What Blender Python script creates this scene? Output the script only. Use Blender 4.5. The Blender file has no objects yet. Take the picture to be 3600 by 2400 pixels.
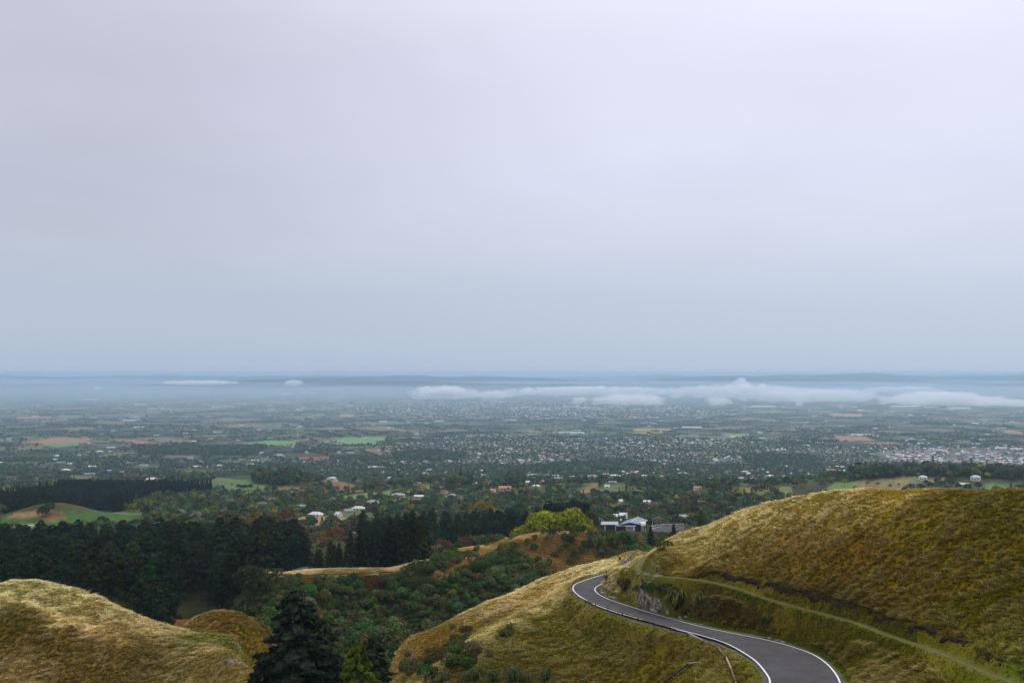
import bpy, bmesh, math, random
import numpy as np
from mathutils import Vector, Matrix

# ------------------------------------------------------------------ camera, sky, sun, exposure
SC = bpy.context.scene
COL = SC.collection
CZ = 300.0                                   # eye height above the plain
FPX = 3533.0                                 # focal length in photograph pixels (3600 wide)
PITCH = math.atan(110 / FPX)
cam_data = bpy.data.cameras.new('camera')
cam_data.sensor_width = 36.0
cam_data.lens = 36.0 * FPX / 3600.0
cam_data.clip_start = 0.5
cam_data.clip_end = 120000.0
cam = bpy.data.objects.new('camera', cam_data)
COL.objects.link(cam)
cam.location = (0, 0, CZ)
cam.rotation_euler = (math.pi / 2 + PITCH, 0, 0)
SC.camera = cam

SUN_AZ, SUN_EL = 40.0, 48.0                  # degrees right of the view direction, above the horizon
world = bpy.data.worlds.new('World')
SC.world = world
world.use_nodes = True


def build_world():
    nt = world.node_tree
    nt.nodes.clear()
    N, Lk = nt.nodes.new, nt.links.new

    def math_n(op, a, b=None, clamp=False):
        n = N('ShaderNodeMath'); n.operation = op; n.use_clamp = clamp
        for i, v in enumerate((a, b)):
            if v is None: continue
            if isinstance(v, (int, float)): n.inputs[i].default_value = v
            else: Lk(v, n.inputs[i])
        return n.outputs[0]

    out = N('ShaderNodeOutputWorld')
    sky = N('ShaderNodeTexSky'); sky.sky_type = 'NISHITA'; sky.sun_disc = False
    sky.sun_elevation = math.radians(SUN_EL); sky.sun_rotation = math.radians(SUN_AZ)
    sky.air_density = 1.0; sky.dust_density = 2.0; sky.ozone_density = 1.0
    bg_sky = N('ShaderNodeBackground'); bg_sky.inputs['Strength'].default_value = 0.06
    Lk(sky.outputs[0], bg_sky.inputs['Color'])
    # overcast deck: a cloud layer seen in perspective, brighter round the hidden sun
    tc = N('ShaderNodeTexCoord')
    sep = N('ShaderNodeSeparateXYZ'); Lk(tc.outputs['Generated'], sep.inputs[0])
    z = math_n('MAXIMUM', sep.outputs['Z'], 0.0)
    zz = math_n('ADD', z, 0.16)
    cx = math_n('DIVIDE', sep.outputs['X'], zz); cy = math_n('DIVIDE', sep.outputs['Y'], zz)
    comb = N('ShaderNodeCombineXYZ'); Lk(cx, comb.inputs[0]); Lk(cy, comb.inputs[1])
    n1 = N('ShaderNodeTexNoise'); n1.inputs['Scale'].default_value = 0.55
    n1.inputs['Detail'].default_value = 6; n1.inputs['Roughness'].default_value = 0.48
    n1.inputs['Distortion'].default_value = 0.3
    Lk(comb.outputs[0], n1.inputs['Vector'])
    n2 = N('ShaderNodeTexNoise'); n2.inputs['Scale'].default_value = 2.2
    n2.inputs['Detail'].default_value = 5; n2.inputs['Roughness'].default_value = 0.5
    Lk(comb.outputs[0], n2.inputs['Vector'])
    nz = math_n('ADD', math_n('MULTIPLY', math_n('SUBTRACT', n1.outputs[0], 0.5), 0.40),
                math_n('MULTIPLY', math_n('SUBTRACT', n2.outputs[0], 0.5), 0.12))
    # noise fades in the murk near the horizon
    fade = N('ShaderNodeMapRange'); fade.interpolation_type = 'SMOOTHSTEP'
    Lk(z, fade.inputs[0]); fade.inputs[1].default_value = 0.03; fade.inputs[2].default_value = 0.2
    nz = math_n('MULTIPLY', nz, fade.outputs[0])
    ramp = N('ShaderNodeValToRGB'); Lk(z, ramp.inputs[0])
    cr = ramp.color_ramp; cr.interpolation = 'EASE'
    stops = [(0.0, (0.480, 0.580, 0.735)), (0.05, (0.515, 0.600, 0.735)), (0.14, (0.590, 0.635, 0.760)),
             (0.26, (0.630, 0.648, 0.775)), (0.5, (0.90, 0.905, 1.0)), (1.0, (1.32, 1.32, 1.40))]
    while len(cr.elements) < len(stops): cr.elements.new(0.5)
    for e, (p, c) in zip(cr.elements, stops): e.position = p; e.color = (*c, 1)
    # broad glow of the sun behind the cloud deck
    a, el = math.radians(SUN_AZ), math.radians(SUN_EL * 0.45)
    sd = (math.sin(a) * math.cos(el), math.cos(a) * math.cos(el), math.sin(el))
    dot = N('ShaderNodeVectorMath'); dot.operation = 'DOT_PRODUCT'
    Lk(tc.outputs['Generated'], dot.inputs[0]); dot.inputs[1].default_value = sd
    g = N('ShaderNodeMapRange'); g.interpolation_type = 'SMOOTHSTEP'
    Lk(dot.outputs['Value'], g.inputs[0]); g.inputs[1].default_value = 0.45; g.inputs[2].default_value = 1.0
    g.inputs[3].default_value = -0.06; g.inputs[4].default_value = 0.30
    gl = math_n('MULTIPLY', g.outputs[0], math_n('ADD', math_n('MULTIPLY', fade.outputs[0], 0.75), 0.25))
    gain = math_n('ADD', math_n('ADD', gl, nz), 1.0)
    mul = N('ShaderNodeMixRGB'); mul.blend_type = 'MULTIPLY'; mul.inputs[0].default_value = 1
    Lk(ramp.outputs[0], mul.inputs[1]); Lk(gain, mul.inputs[2])
    bg = N('ShaderNodeBackground'); Lk(mul.outputs[0], bg.inputs['Color'])
    bg.inputs['Strength'].default_value = 1.0
    mix = N('ShaderNodeMixShader'); mix.inputs[0].default_value = 0.9
    Lk(bg_sky.outputs[0], mix.inputs[1]); Lk(bg.outputs[0], mix.inputs[2])
    Lk(mix.outputs[0], out.inputs['Surface'])


build_world()
sun_d = bpy.data.lights.new('sun', 'SUN'); sun_d.energy = 1.4; sun_d.angle = math.radians(22)
sun_d.color = (1.0, 0.95, 0.88)
sun = bpy.data.objects.new('sun', sun_d); COL.objects.link(sun)
_a, _e = math.radians(SUN_AZ), math.radians(SUN_EL)
sun.rotation_euler = Vector((-math.sin(_a) * math.cos(_e), -math.cos(_a) * math.cos(_e), -math.sin(_e))).to_track_quat('-Z', 'Y').to_euler()
vs = SC.view_settings
SC.display_settings.display_device = 'sRGB'
vs.view_transform = 'Standard'; vs.look = 'None'; vs.exposure = 0.0; vs.gamma = 1.0; vs.use_curve_mapping = False
SC.render.engine = 'CYCLES'
cy = SC.cycles
cy.max_bounces = 6; cy.diffuse_bounces = 2; cy.glossy_bounces = 1; cy.transmission_bounces = 3
cy.transparent_max_bounces = 8; cy.volume_bounces = 4
cy.caustics_reflective = False; cy.caustics_refractive = False
cy.use_denoising = True

# ------------------------------------------------------------------ helpers
RNG = np.random.default_rng(7)
random.seed(7)


def lin(r, g, b, k=1.0):
    f = lambda c: ((c / 255) / 12.92 if c / 255 <= 0.04045 else ((c / 255 + 0.055) / 1.055) ** 2.4) * k
    return np.array((f(r), f(g), f(b)))


def ray(px, py):
    """direction of a photograph pixel, scaled to depth 1 along +Y"""
    u = (np.asarray(px, float) - 1800) / FPX; v = (1200 - np.asarray(py, float)) / FPX
    y = math.cos(PITCH) - v * math.sin(PITCH); z = math.sin(PITCH) + v * math.cos(PITCH)
    return u / y, z / y


def P(px, py, d):
    u, w = ray(px, py)
    return (float(u * d), float(d), float(CZ + w * d))


def to_px(x, y, z):
    y = np.maximum(np.asarray(y, float), 1.0); s = (np.asarray(z) - CZ)
    c, sn = math.cos(PITCH), math.sin(PITCH)
    fy = y * c + s * sn; fz = -y * sn + s * c
    return 1800 + FPX * np.asarray(x) / fy, 1200 - FPX * fz / fy


def inpoly(px, py, poly):
    px = np.asarray(px, float); py = np.asarray(py, float); ins = np.zeros(px.shape, bool)
    n = len(poly)
    for i in range(n):
        x1, y1 = poly[i]; x2, y2 = poly[(i + 1) % n]
        if y1 == y2: continue
        c = ((y1 > py) != (y2 > py)) & (px < (x2 - x1) * (py - y1) / (y2 - y1) + x1)
        ins ^= c
    return ins


_pt = np.random.default_rng(3).random((256, 256))


def vnoise(x, y):
    xi = np.floor(x).astype(int); yi = np.floor(y).astype(int); fx = x - xi; fy = y - yi
    fx = fx * fx * (3 - 2 * fx); fy = fy * fy * (3 - 2 * fy)
    a = _pt[xi & 255, yi & 255]; b = _pt[(xi + 1) & 255, yi & 255]
    c = _pt[xi & 255, (yi + 1) & 255]; d = _pt[(xi + 1) & 255, (yi + 1) & 255]
    return (a * (1 - fx) + b * fx) * (1 - fy) + (c * (1 - fx) + d * fx) * fy


def fbm(x, y, oct=4):
    s = 0; a = 0.5; t = 0
    for k in range(oct):
        s = s + a * vnoise(x * 2 ** k + 17.3 * k, y * 2 ** k + 9.1 * k); t += a; a *= 0.5
    return s / t


def smooth(a, b, x):
    t = np.clip((x - a) / (b - a), 0, 1); return t * t * (3 - 2 * t)


def tag(o, label=None, cat=None, group=None, kind=None):
    if label: o['label'] = label
    if cat: o['category'] = cat
    if group: o['group'] = group
    if kind: o['kind'] = kind
    return o


def mesh_np(name, V, Fc, mats=None, smooth_shade=False, mi=None):
    """mesh from arrays; Fc is (n,3) or (n,4)"""
    V = np.asarray(V, np.float32); Fc = np.asarray(Fc, np.int32); k = Fc.shape[1]
    me = bpy.data.meshes.new(name)
    me.vertices.add(len(V)); me.vertices.foreach_set('co', V.ravel())
    me.loops.add(Fc.size); me.loops.foreach_set('vertex_index', Fc.ravel())
    me.polygons.add(len(Fc)); me.polygons.foreach_set('loop_start', np.arange(0, Fc.size, k, dtype=np.int32))
    me.polygons.foreach_set('loop_total', np.full(len(Fc), k, np.int32))
    if smooth_shade: me.polygons.foreach_set('use_smooth', np.ones(len(Fc), bool))
    for m in (mats or []): me.materials.append(m)
    if mi is not None: me.polygons.foreach_set('material_index', np.asarray(mi, np.int32))
    me.update(); me.validate()
    return me


def new_obj(name, me, parent=None, loc=None, rz=None, sc=None):
    o = bpy.data.objects.new(name, me); COL.objects.link(o)
    if parent is not None: o.parent = parent
    if loc is not None: o.location = loc
    if rz is not None: o.rotation_euler = (0, 0, rz)
    if sc is not None: o.scale = sc if hasattr(sc, '__len__') else (sc, sc, sc)
    return o


class MB:
    """collects simple shapes into one mesh (quads and tris)"""
    def __init__(s): s.v = []; s.f = []; s.m = []

    def add(s, vs, fs, m=0):
        o = len(s.v); s.v += [tuple(map(float, v)) for v in vs]; s.f += [tuple(i + o for i in f) for f in fs]; s.m += [m] * len(fs)

    def box(s, c, d, rz=0, m=0):
        cs, sn = math.cos(rz), math.sin(rz); vs = []
        for sx, sy, sz in ((-1, -1, -1), (1, -1, -1), (1, 1, -1), (-1, 1, -1), (-1, -1, 1), (1, -1, 1), (1, 1, 1), (-1, 1, 1)):
            x, y, z = sx * d[0] / 2, sy * d[1] / 2, sz * d[2] / 2
            vs.append((c[0] + x * cs - y * sn, c[1] + x * sn + y * cs, c[2] + z))
        s.add(vs, [(0, 3, 2, 1), (4, 5, 6, 7), (0, 1, 5, 4), (1, 2, 6, 5), (2, 3, 7, 6), (3, 0, 4, 7)], m)

    def tube(s, pts, rad, n=8, m=0, cap=True):
        pts = [Vector(p) for p in pts]; rad = rad if hasattr(rad, '__len__') else [rad] * len(pts)
        rings = []; o = len(s.v)
        for i, p in enumerate(pts):
            t = (pts[min(i + 1, len(pts) - 1)] - pts[max(i - 1, 0)]).normalized()
            u = t.cross(Vector((0, 0, 1)) if abs(t.z) < 0.9 else Vector((1, 0, 0))).normalized(); w = t.cross(u)
            for k in range(n):
                a = 2 * math.pi * k / n; q = p + (u * math.cos(a) + w * math.sin(a)) * rad[i]; s.v.append(tuple(q))
        for i in range(len(pts) - 1):
            for k in range(n):
                a = o + i * n + k; b = o + i * n + (k + 1) % n; s.f.append((a, b, b + n, a + n)); s.m.append(m)
        if cap:
            s.f.append(tuple(o + k for k in reversed(range(n)))); s.m.append(m)
            s.f.append(tuple(o + (len(pts) - 1) * n + k for k in range(n))); s.m.append(m)

    def mesh(s, name, mats, smooth_shade=False):
        me = bpy.data.meshes.new(name); me.from_pydata(s.v, [], s.f)
        for m in (mats if isinstance(mats, (list, tuple)) else [mats]): me.materials.append(m)
        me.polygons.foreach_set('material_index', s.m)
        if smooth_shade: me.polygons.foreach_set('use_smooth', [True] * len(s.f))
        me.update(); return me

    def build(s, name, mats, parent=None, smooth_shade=False, **k):
        return new_obj(name, s.mesh(name, mats, smooth_shade), parent, **k)


def empty(name, loc, rz=0):
    o = new_obj(name, None); o.location = loc; o.rotation_euler = (0, 0, rz); o.empty_display_size = 0.5; return o


# ------------------------------------------------------------------ materials
def mat(name, color, rough=0.85, noise=None, spec=0.2, metallic=0.0):
    """plain procedural material; noise=(scale, amount) mottles the colour"""
    m = bpy.data.materials.new(name); m.use_nodes = True; nt = m.node_tree; b = nt.nodes['Principled BSDF']
    b.inputs['Roughness'].default_value = rough; b.inputs['Specular IOR Level'].default_value = spec
    b.inputs['Metallic'].default_value = metallic
    c = tuple(color)[:3]
    if noise:
        tc = nt.nodes.new('ShaderNodeTexCoord'); n = nt.nodes.new('ShaderNodeTexNoise')
        n.inputs['Scale'].default_value = noise[0]; n.inputs['Detail'].default_value = 5
        nt.links.new(tc.outputs['Object'], n.inputs['Vector'])
        r = nt.nodes.new('ShaderNodeValToRGB'); nt.links.new(n.outputs[0], r.inputs[0])
        k = noise[1]
        r.color_ramp.elements[0].position = 0.3; r.color_ramp.elements[1].position = 0.7
        r.color_ramp.elements[0].color = (*[v * (1 - k) for v in c], 1); r.color_ramp.elements[1].color = (*[min(1, v * (1 + k)) for v in c], 1)
        nt.links.new(r.outputs[0], b.inputs['Base Color'])
    else: b.inputs['Base Color'].default_value = (*c, 1)
    return m


def foliage_mat(name, ca, cb, rand=0.25, transl=0.25, tint_attr=False):
    """leaf colour between ca and cb by leaf clump and by plant"""
    m = bpy.data.materials.new(name); m.use_nodes = True; nt = m.node_tree; nt.nodes.clear()
    N, Lk = nt.nodes.new, nt.links.new
    out = N('ShaderNodeOutputMaterial'); oi = N('ShaderNodeObjectInfo'); geo = N('ShaderNodeNewGeometry')
    mixc = N('ShaderNodeMixRGB'); mixc.inputs[1].default_value = (*ca, 1); mixc.inputs[2].default_value = (*cb, 1)
    rp = N('ShaderNodeMath'); rp.operation = 'MULTIPLY_ADD'
    Lk(geo.outputs['Random Per Island'], rp.inputs[0]); rp.inputs[1].default_value = 0.55
    rr = N('ShaderNodeMath'); rr.operation = 'MULTIPLY'; Lk(oi.outputs['Random'], rr.inputs[0]); rr.inputs[1].default_value = 0.45
    Lk(rr.outputs[0], rp.inputs[2]); Lk(rp.outputs[0], mixc.inputs[0])
    hsv = N('ShaderNodeHueSaturation'); Lk(mixc.outputs[0], hsv.inputs['Color'])
    v = N('ShaderNodeMath'); v.operation = 'MULTIPLY_ADD'
    w = N('ShaderNodeTexWhiteNoise'); w.noise_dimensions = '1D'; Lk(oi.outputs['Random'], w.inputs['W'])
    Lk(w.outputs['Value'], v.inputs[0]); v.inputs[1].default_value = 2 * rand; v.inputs[2].default_value = 1 - rand
    Lk(v.outputs[0], hsv.inputs['Value'])
    col = hsv.outputs[0]
    if tint_attr:
        at = N('ShaderNodeAttribute'); at.attribute_type = 'INSTANCER'; at.attribute_name = 'tint'
        mu = N('ShaderNodeMixRGB'); mu.blend_type = 'MULTIPLY'; mu.inputs[0].default_value = 1
        Lk(col, mu.inputs[1]); Lk(at.outputs['Color'], mu.inputs[2]); col = mu.outputs[0]
    d = N('ShaderNodeBsdfDiffuse'); t = N('ShaderNodeBsdfTranslucent'); Lk(col, d.inputs[0]); Lk(col, t.inputs[0])
    mx = N('ShaderNodeMixShader'); mx.inputs[0].default_value = transl
    Lk(d.outputs[0], mx.inputs[1]); Lk(t.outputs[0], mx.inputs[2]); Lk(mx.outputs[0], out.inputs[0])
    return m


def ground_mat(name, fine):
    """ground colour from the mesh's own cover map, broken up by procedural grain and clods"""
    m = bpy.data.materials.new(name); m.use_nodes = True; nt = m.node_tree; b = nt.nodes['Principled BSDF']
    N, Lk = nt.nodes.new, nt.links.new
    at = N('ShaderNodeAttribute'); at.attribute_name = 'cover'
    tc = N('ShaderNodeTexCoord'); cur = at.outputs['Color']
    for sc, amt, lo, hi in fine:
        n = N('ShaderNodeTexNoise'); n.inputs['Scale'].default_value = sc; n.inputs['Detail'].default_value = 6
        n.inputs['Roughness'].default_value = 0.65; Lk(tc.outputs['Object'], n.inputs['Vector'])
        r = N('ShaderNodeMapRange'); Lk(n.outputs[0], r.inputs[0]); r.inputs[1].default_value = lo; r.inputs[2].default_value = hi
        r.inputs[3].default_value = 1 - amt; r.inputs[4].default_value = 1 + amt
        mu = N('ShaderNodeMixRGB'); mu.blend_type = 'MULTIPLY'; mu.inputs[0].default_value = 1
        Lk(cur, mu.inputs[1]); Lk(r.outputs[0], mu.inputs[2]); cur = mu.outputs[0]
    Lk(cur, b.inputs['Base Color'])
    b.inputs['Roughness'].default_value = 0.95; b.inputs['Specular IOR Level'].default_value = 0.05
    bn = N('ShaderNodeTexNoise'); bn.inputs['Scale'].default_value = fine[0][0] * 1.5; bn.inputs['Detail'].default_value = 5
    Lk(tc.outputs['Object'], bn.inputs['Vector'])
    bp = N('ShaderNodeBump'); bp.inputs['Strength'].default_value = 0.6; bp.inputs['Distance'].default_value = 0.6 / fine[0][0]
    Lk(bn.outputs[0], bp.inputs['Height']); Lk(bp.outputs[0], b.inputs['Normal'])
    return m


# ------------------------------------------------------------------ the road's edge lines, measured in the photograph and laid on its grade
ROAD_Y = [60, 115, 150, 180, 200, 215, 262, 300]
ROAD_D = [30, 35.5, 39.6, 42.4, 44.0, 45.0, 47.5, 49]


def on_grade(px, py, off=0.0):
    u, w = ray(px, py); Y = np.linspace(60, 320, 26000)
    zz = CZ - np.interp(Y, ROAD_Y, ROAD_D) + off
    k = int(np.argmin(abs(CZ + w * Y - zz))); return np.array((float(u) * Y[k], Y[k], zz[k]))


L_PX = [(2708, 2400), (2692, 2363), (2658, 2324), (2616, 2294), (2562, 2265), (2505, 2244), (2421, 2221), (2333, 2198), (2233, 2171), (2168, 2152), (2103, 2129), (2049, 2102), (2023, 2083), (2014, 2068), (2021, 2054), (2046, 2043)]
R_PX = [(2953, 2400), (2937, 2366), (2907, 2332), (2861, 2301), (2796, 2276), (2700, 2250), (2562, 2223), (2467, 2202), (2371, 2177), (2275, 2150), (2195, 2125), (2141, 2106), (2103, 2087), (2091, 2072), (2097, 2062), (2118, 2051)]
Lr = [on_grade(*p) for p in L_PX]; Rr = [on_grade(*p) for p in R_PX]


def gz(y): return CZ - float(np.interp(y, ROAD_Y, ROAD_D))


# continue below the frame, and beyond the bend round the hill
Lr = [np.array((9.5, 62.0, gz(62))), np.array((15.5, 78.0, gz(78))), np.array((21.0, 92.0, gz(92))), np.array((26.5, 106.0, gz(106)))] + Lr
Rr = [np.array((16.5, 58.5, gz(60))), np.array((23.0, 74.5, gz(74.5))), np.array((28.5, 89.0, gz(89))), np.array((34.5, 104.5, gz(104.5)))] + Rr
for (lx, ly), (rx, ry) in zip([(17.7, 224.7), (21.0, 230.5), (24.6, 238), (27.4, 248), (31.0, 259), (38, 267.5), (50, 273), (66, 276)],
                              [(21.8, 221), (25.4, 227.5), (29.2, 236), (32.2, 246), (35.5, 255.5), (41, 262), (51, 267), (66, 270)]):
    Lr.append(np.array((lx, ly, gz(ly)))); Rr.append(np.array((rx, ry, gz(ry))))
Lr = np.array(Lr); Rr = np.array(Rr)


def spline(A, n):
    """Catmull-Rom through the points, n samples per span"""
    A = np.asarray(A, float); E_ = np.vstack([2 * A[0] - A[1], A, 2 * A[-1] - A[-2]]); out = []
    for i in range(len(A) - 1):
        p0, p1, p2, p3 = E_[i:i + 4]; t = np.linspace(0, 1, n, endpoint=False)[:, None]
        out.append(0.5 * (2 * p1 + (p2 - p0) * t + (2 * p0 - 5 * p1 + 4 * p2 - p3) * t ** 2 + (3 * p1 - p0 - 3 * p2 + p3) * t ** 3))
    return np.vstack(out + [A[-1:]])


def relax(A, k=3):
    A = A.copy()
    for _ in range(k): A[1:-1] = 0.25 * A[:-2] + 0.5 * A[1:-1] + 0.25 * A[2:]
    return A


Ls = relax(spline(Lr, 8), 6); Rs = relax(spline(Rr, 8), 6)
Ls[:, 2] = CZ - np.interp(Ls[:, 1], ROAD_Y, ROAD_D); Rs[:, 2] = CZ - np.interp(Rs[:, 1], ROAD_Y, ROAD_D)
Ls[:, 2] = relax(Ls[:, 2:3], 20)[:, 0]; Rs[:, 2] = relax(Rs[:, 2:3], 20)[:, 0]
Ce = (Ls + Rs) / 2; Hw = np.linalg.norm((Ls - Rs)[:, :2], axis=1) / 2

# walking track on the hill: pixel, depth
TRACK = [(2330, 1940, 221), (2290, 1950, 213), (2256, 1966, 206), (2242, 1985, 199), (2246, 1999, 193), (2264, 2009, 187.5), (2305, 2019, 182.3), (2366, 2026, 177.5),
         (2480, 2038, 172), (2600, 2066, 165.5), (2700, 2101, 158.5), (2853, 2142, 147), (3006, 2183, 134.5), (3121, 2227, 125), (3274, 2277, 115), (3389, 2324, 107.5), (3504, 2370, 102), (3620, 2415, 97)]
TRK = np.array([P(*p) for p in TRACK])
TRKs = relax(spline(TRK, 8), 3)

# ------------------------------------------------------------------ height of the land (plan coordinates), control points measured in the photograph
CP = []


def cp(px, py, d): CP.append(P(px, py, d))


def cw(px, d, drop):                          # a hidden point: bearing of a pixel column, depth, metres below the eye
    CP.append(((px - 1800) / FPX * d, d, CZ - drop))


# camera hill
CP += [(0, 0, CZ - 1.8), (-15, -5, CZ - 3), (15, -5, CZ - 3), (0, -40, CZ - 6), (-60, -40, CZ - 15), (60, -40, CZ - 12), (0, 12, CZ - 6.5), (-30, 12, CZ - 12), (30, 12, CZ - 11), (0, 30, CZ - 17), (-50, 35, CZ - 26), (50, 35, CZ - 20),
       (-110, 60, CZ - 34), (110, 60, CZ - 14), (-12, 60, CZ - 35), (-50, 90, CZ - 50), (0, 95, CZ - 50), (-15, 125, CZ - 58), (-100, 110, CZ - 44), (22, 80, CZ - 33.0), (14, 62, CZ - 31), (30, 60, CZ - 27), (60, 75, CZ - 27), (95, 90, CZ - 20), (160, 90, CZ - 10), (-180, 90, CZ - 40)]
# right hill: crest and falling back
for p in [(2265, 1952, 218), (2342, 1906, 212), (2480, 1852, 203), (2602, 1806, 194), (2755, 1768, 182), (2908, 1745, 172), (3061, 1738, 164), (3214, 1736, 156), (3367, 1740, 150), (3600, 1733, 142), (3800, 1725, 138)]:
    cp(*p)
    u, w = ray(p[0], p[1]); d2 = p[2] + 30
    CP.append((float(u) * d2, d2, CZ + float(w) * p[2] - 9.5))
for p in [(2450, 1950, 187), (2700, 1900, 172), (2900, 1900, 159), (3061, 1950, 147), (3300, 1900, 139), (3300, 2080, 127), (3550, 1950, 127), (3550, 2150, 115), (2700, 2010, 165)]: cp(*p)
for p in TRACK[1:]: cp(*p)
for px, d, dr in [(2350, 280, 58), (2600, 260, 52), (2900, 250, 48), (3300, 240, 46), (3700, 230, 40), (2600, 320, 68), (3200, 320, 68), (3900, 320, 60), (2800, 420, 84), (3600, 420, 84)]: cw(px, d, dr)
# bank between track and road: top of the rock cut, lower grass
for p in [(2137, 2013, 203.5), (2155, 2022, 199), (2195, 2031, 193.2), (2256, 2046, 187.5), (2333, 2064, 180.5), (2409, 2091, 174), (2524, 2129, 165), (2650, 2165, 157), (2792, 2205, 147.5), (2960, 2260, 131), (3060, 2320, 121.5), (3120, 2400, 113), (3350, 2400, 106)]: cp(*p)
for d, x, dr in [(213, 24, 41.5), (222, 30, 42.5), (235, 36, 43), (248, 40, 43.5)]: CP.append((x, d, CZ - dr))
# shelf left of the track bend down to the second stretch of road
for p in [(2200, 1995, 205), (2160, 1998, 212), (2215, 1968, 236)]: cp(*p)
# grass slope below the road
for p in [(1980, 2085, 207), (1960, 2075, 213), (1900, 2150, 200), (1820, 2186, 194), (1730, 2227, 190), (1622, 2296, 185), (1530, 2357, 181), (2000, 2200, 188), (2200, 2230, 171.5), (2380, 2262, 157), (2500, 2300, 146.5), (2570, 2340, 136), (2590, 2400, 124.5),
          (2450, 2400, 141), (2300, 2400, 153), (2100, 2400, 161), (1900, 2400, 165.5), (1700, 2400, 169), (2150, 2310, 166), (1900, 2280, 179)]: cp(*p)
# spur crest running down to the left, its gully and its back
SP = [(2250, 1934, 268), (2150, 1962, 266), (2051, 1990, 263), (1940, 2028, 260), (1837, 2066, 256), (1720, 2118, 251), (1607, 2173, 247), (1500, 2226, 243), (1423, 2265, 240), (1377, 2342, 230)]
for p in SP:
    cp(*p); u, w = ray(p[0], p[1]); d2 = p[2] + 26
    CP.append((float(u) * d2, d2, CZ + float(w) * p[2] - 15))
for p in [(2100, 2012, 238), (1950, 2090, 231), (1850, 2140, 226), (1750, 2182, 221), (1640, 2237, 219), (1560, 2300, 213), (1480, 2360, 211), (1400, 2400, 208), (1500, 2290, 224), (1700, 2130, 240), (1850, 2090, 244)]: cp(*p)
for px, d, dr in [(1250, 200, 80), (1100, 170, 72), (1050, 140, 63), (1300, 170, 72), (1000, 220, 84), (1200, 250, 96), (1100, 300, 104), (1350, 330, 106), (1600, 330, 102), (1900, 330, 95), (2150, 340, 84), (1500, 360, 106), (1800, 400, 101), (2100, 420, 95)]: cw(px, d, dr)
# left hill: crest, second ridge, face
LH = [(-300, 2090, 197), (0, 2063, 192), (61, 2059, 191), (145, 2068, 190), (245, 2085, 188), (344, 2120, 185), (432, 2152, 182.5), (528, 2194, 180), (597, 2223, 178)]
for p in LH:
    cp(*p); u, w = ray(p[0], p[1]); d2 = p[2] + 24
    CP.append((float(u) * d2, d2, CZ + float(w) * p[2] - 13))
for p in [(0, 2100, 184.5), (76, 2121, 183), (161, 2148, 181), (245, 2179, 178.5), (329, 2213, 175.5), (429, 2240, 174), (0, 2125, 183.4), (161, 2185, 178.6), (329, 2235, 173.6), (0, 2096, 188.2), (76, 2116, 187), (161, 2143, 185), (245, 2174, 182.6), (329, 2208, 179.6),
          (727, 2278, 171), (784, 2294, 168), (834, 2313, 165.5), (880, 2366, 159), (0, 2400, 163), (200, 2400, 162), (400, 2400, 161.5), (600, 2400, 160.5), (760, 2400, 158), (200, 2290, 170), (450, 2310, 168), (600, 2300, 170.5), (-300, 2400, 166)]: cp(*p)
for p in [(650, 2206, 206), (681, 2194, 211), (746, 2187, 215), (796, 2185, 215), (842, 2192, 213), (900, 2217, 207), (935, 2240, 203)]:
    cp(*p); u, w = ray(p[0], p[1]); d2 = p[2] + 22
    CP.append((float(u) * d2, d2, CZ + float(w) * p[2] - 14))
for p in [(680, 2250, 193), (780, 2270, 188), (860, 2300, 183), (640, 2235, 190)]: cp(*p)
for px, d, dr in [(900, 170, 62), (960, 190, 74), (-200, 260, 76), (0, 280, 84), (300, 280, 88), (600, 280, 94), (800, 280, 97), (900, 330, 103), (0, 340, 97), (400, 340, 98), (-500, 300, 80)]: cw(px, d, dr)
# forest floor on the left
for px in (-300, 0, 250, 500, 750):
    for d, dr in ((400, 100), (460, 105), (560, 114), (660, 123), (780, 127)): cw(px, d, dr - (3 if px > 600 and d > 450 else 0))
# bluff, its plateau, the tawny hill
for p in [(884, 2031, 396), (984, 2018, 400), (1083, 2014, 402), (1183, 2017, 404), (1297, 2010, 408), (1393, 2005, 412), (1504, 1976, 430), (1595, 1943, 446), (1706, 1922, 456), (1794, 1897, 470), (1878, 1880, 481), (1974, 1875, 486), (2070, 1873, 491), (2162, 1892, 500),
          (1767, 1913, 462), (1706, 1942, 445), (1668, 1965, 432), (1607, 1995, 413), (1553, 2022, 399), (1480, 2050, 392)]: cp(*p)
for p in [(900, 2100, 384), (1000, 2110, 381), (1100, 2120, 382), (1300, 2150, 388), (1450, 2120, 390), (1600, 2090, 395), (1720, 2050, 410), (1850, 1960, 455), (1974, 1950, 463), (2100, 1945, 472), (1900, 2010, 440), (1150, 2200, 374), (1350, 2220, 374)]: cp(*p)
for px, d, dr in [(840, 392, 96), (850, 420, 100), (900, 450, 100), (1083, 440, 92), (1083, 480, 102), (1300, 450, 95), (1300, 500, 104), (1500, 500, 100), (1700, 530, 98), (1900, 540, 95), (2050, 560, 98), (1100, 560, 111), (1400, 580, 112), (1700, 620, 110), (1000, 660, 120), (1400, 680, 120), (1800, 700, 117), (2100, 640, 106), (2200, 700, 109.3), (2340, 705, 109.0), (2420, 712, 109.6), (2250, 590, 104), (2400, 560, 102), (2500, 660, 110), (2800, 600, 108), (3300, 600, 108), (3700, 620, 106), (2260, 530, 98), (2400, 480, 94),
                  (-300, 900, 128), (400, 900, 132), (1000, 900, 134), (1600, 900, 133), (2200, 900, 128), (2800, 900, 130), (3400, 900, 130), (3900, 900, 126)]: cw(px, d, dr)
CP = np.array(CP)


def _warp(x, y):                               # compress distance so that the spline stays even near and far
    r = np.log((np.asarray(y) + 120.0) / 120.0); return np.asarray(x) / (np.asarray(y) + 120.0) * 3.2, r * 1.9


def _tps(r2): return 0.5 * r2 * np.log(r2 + 1e-12)


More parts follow.
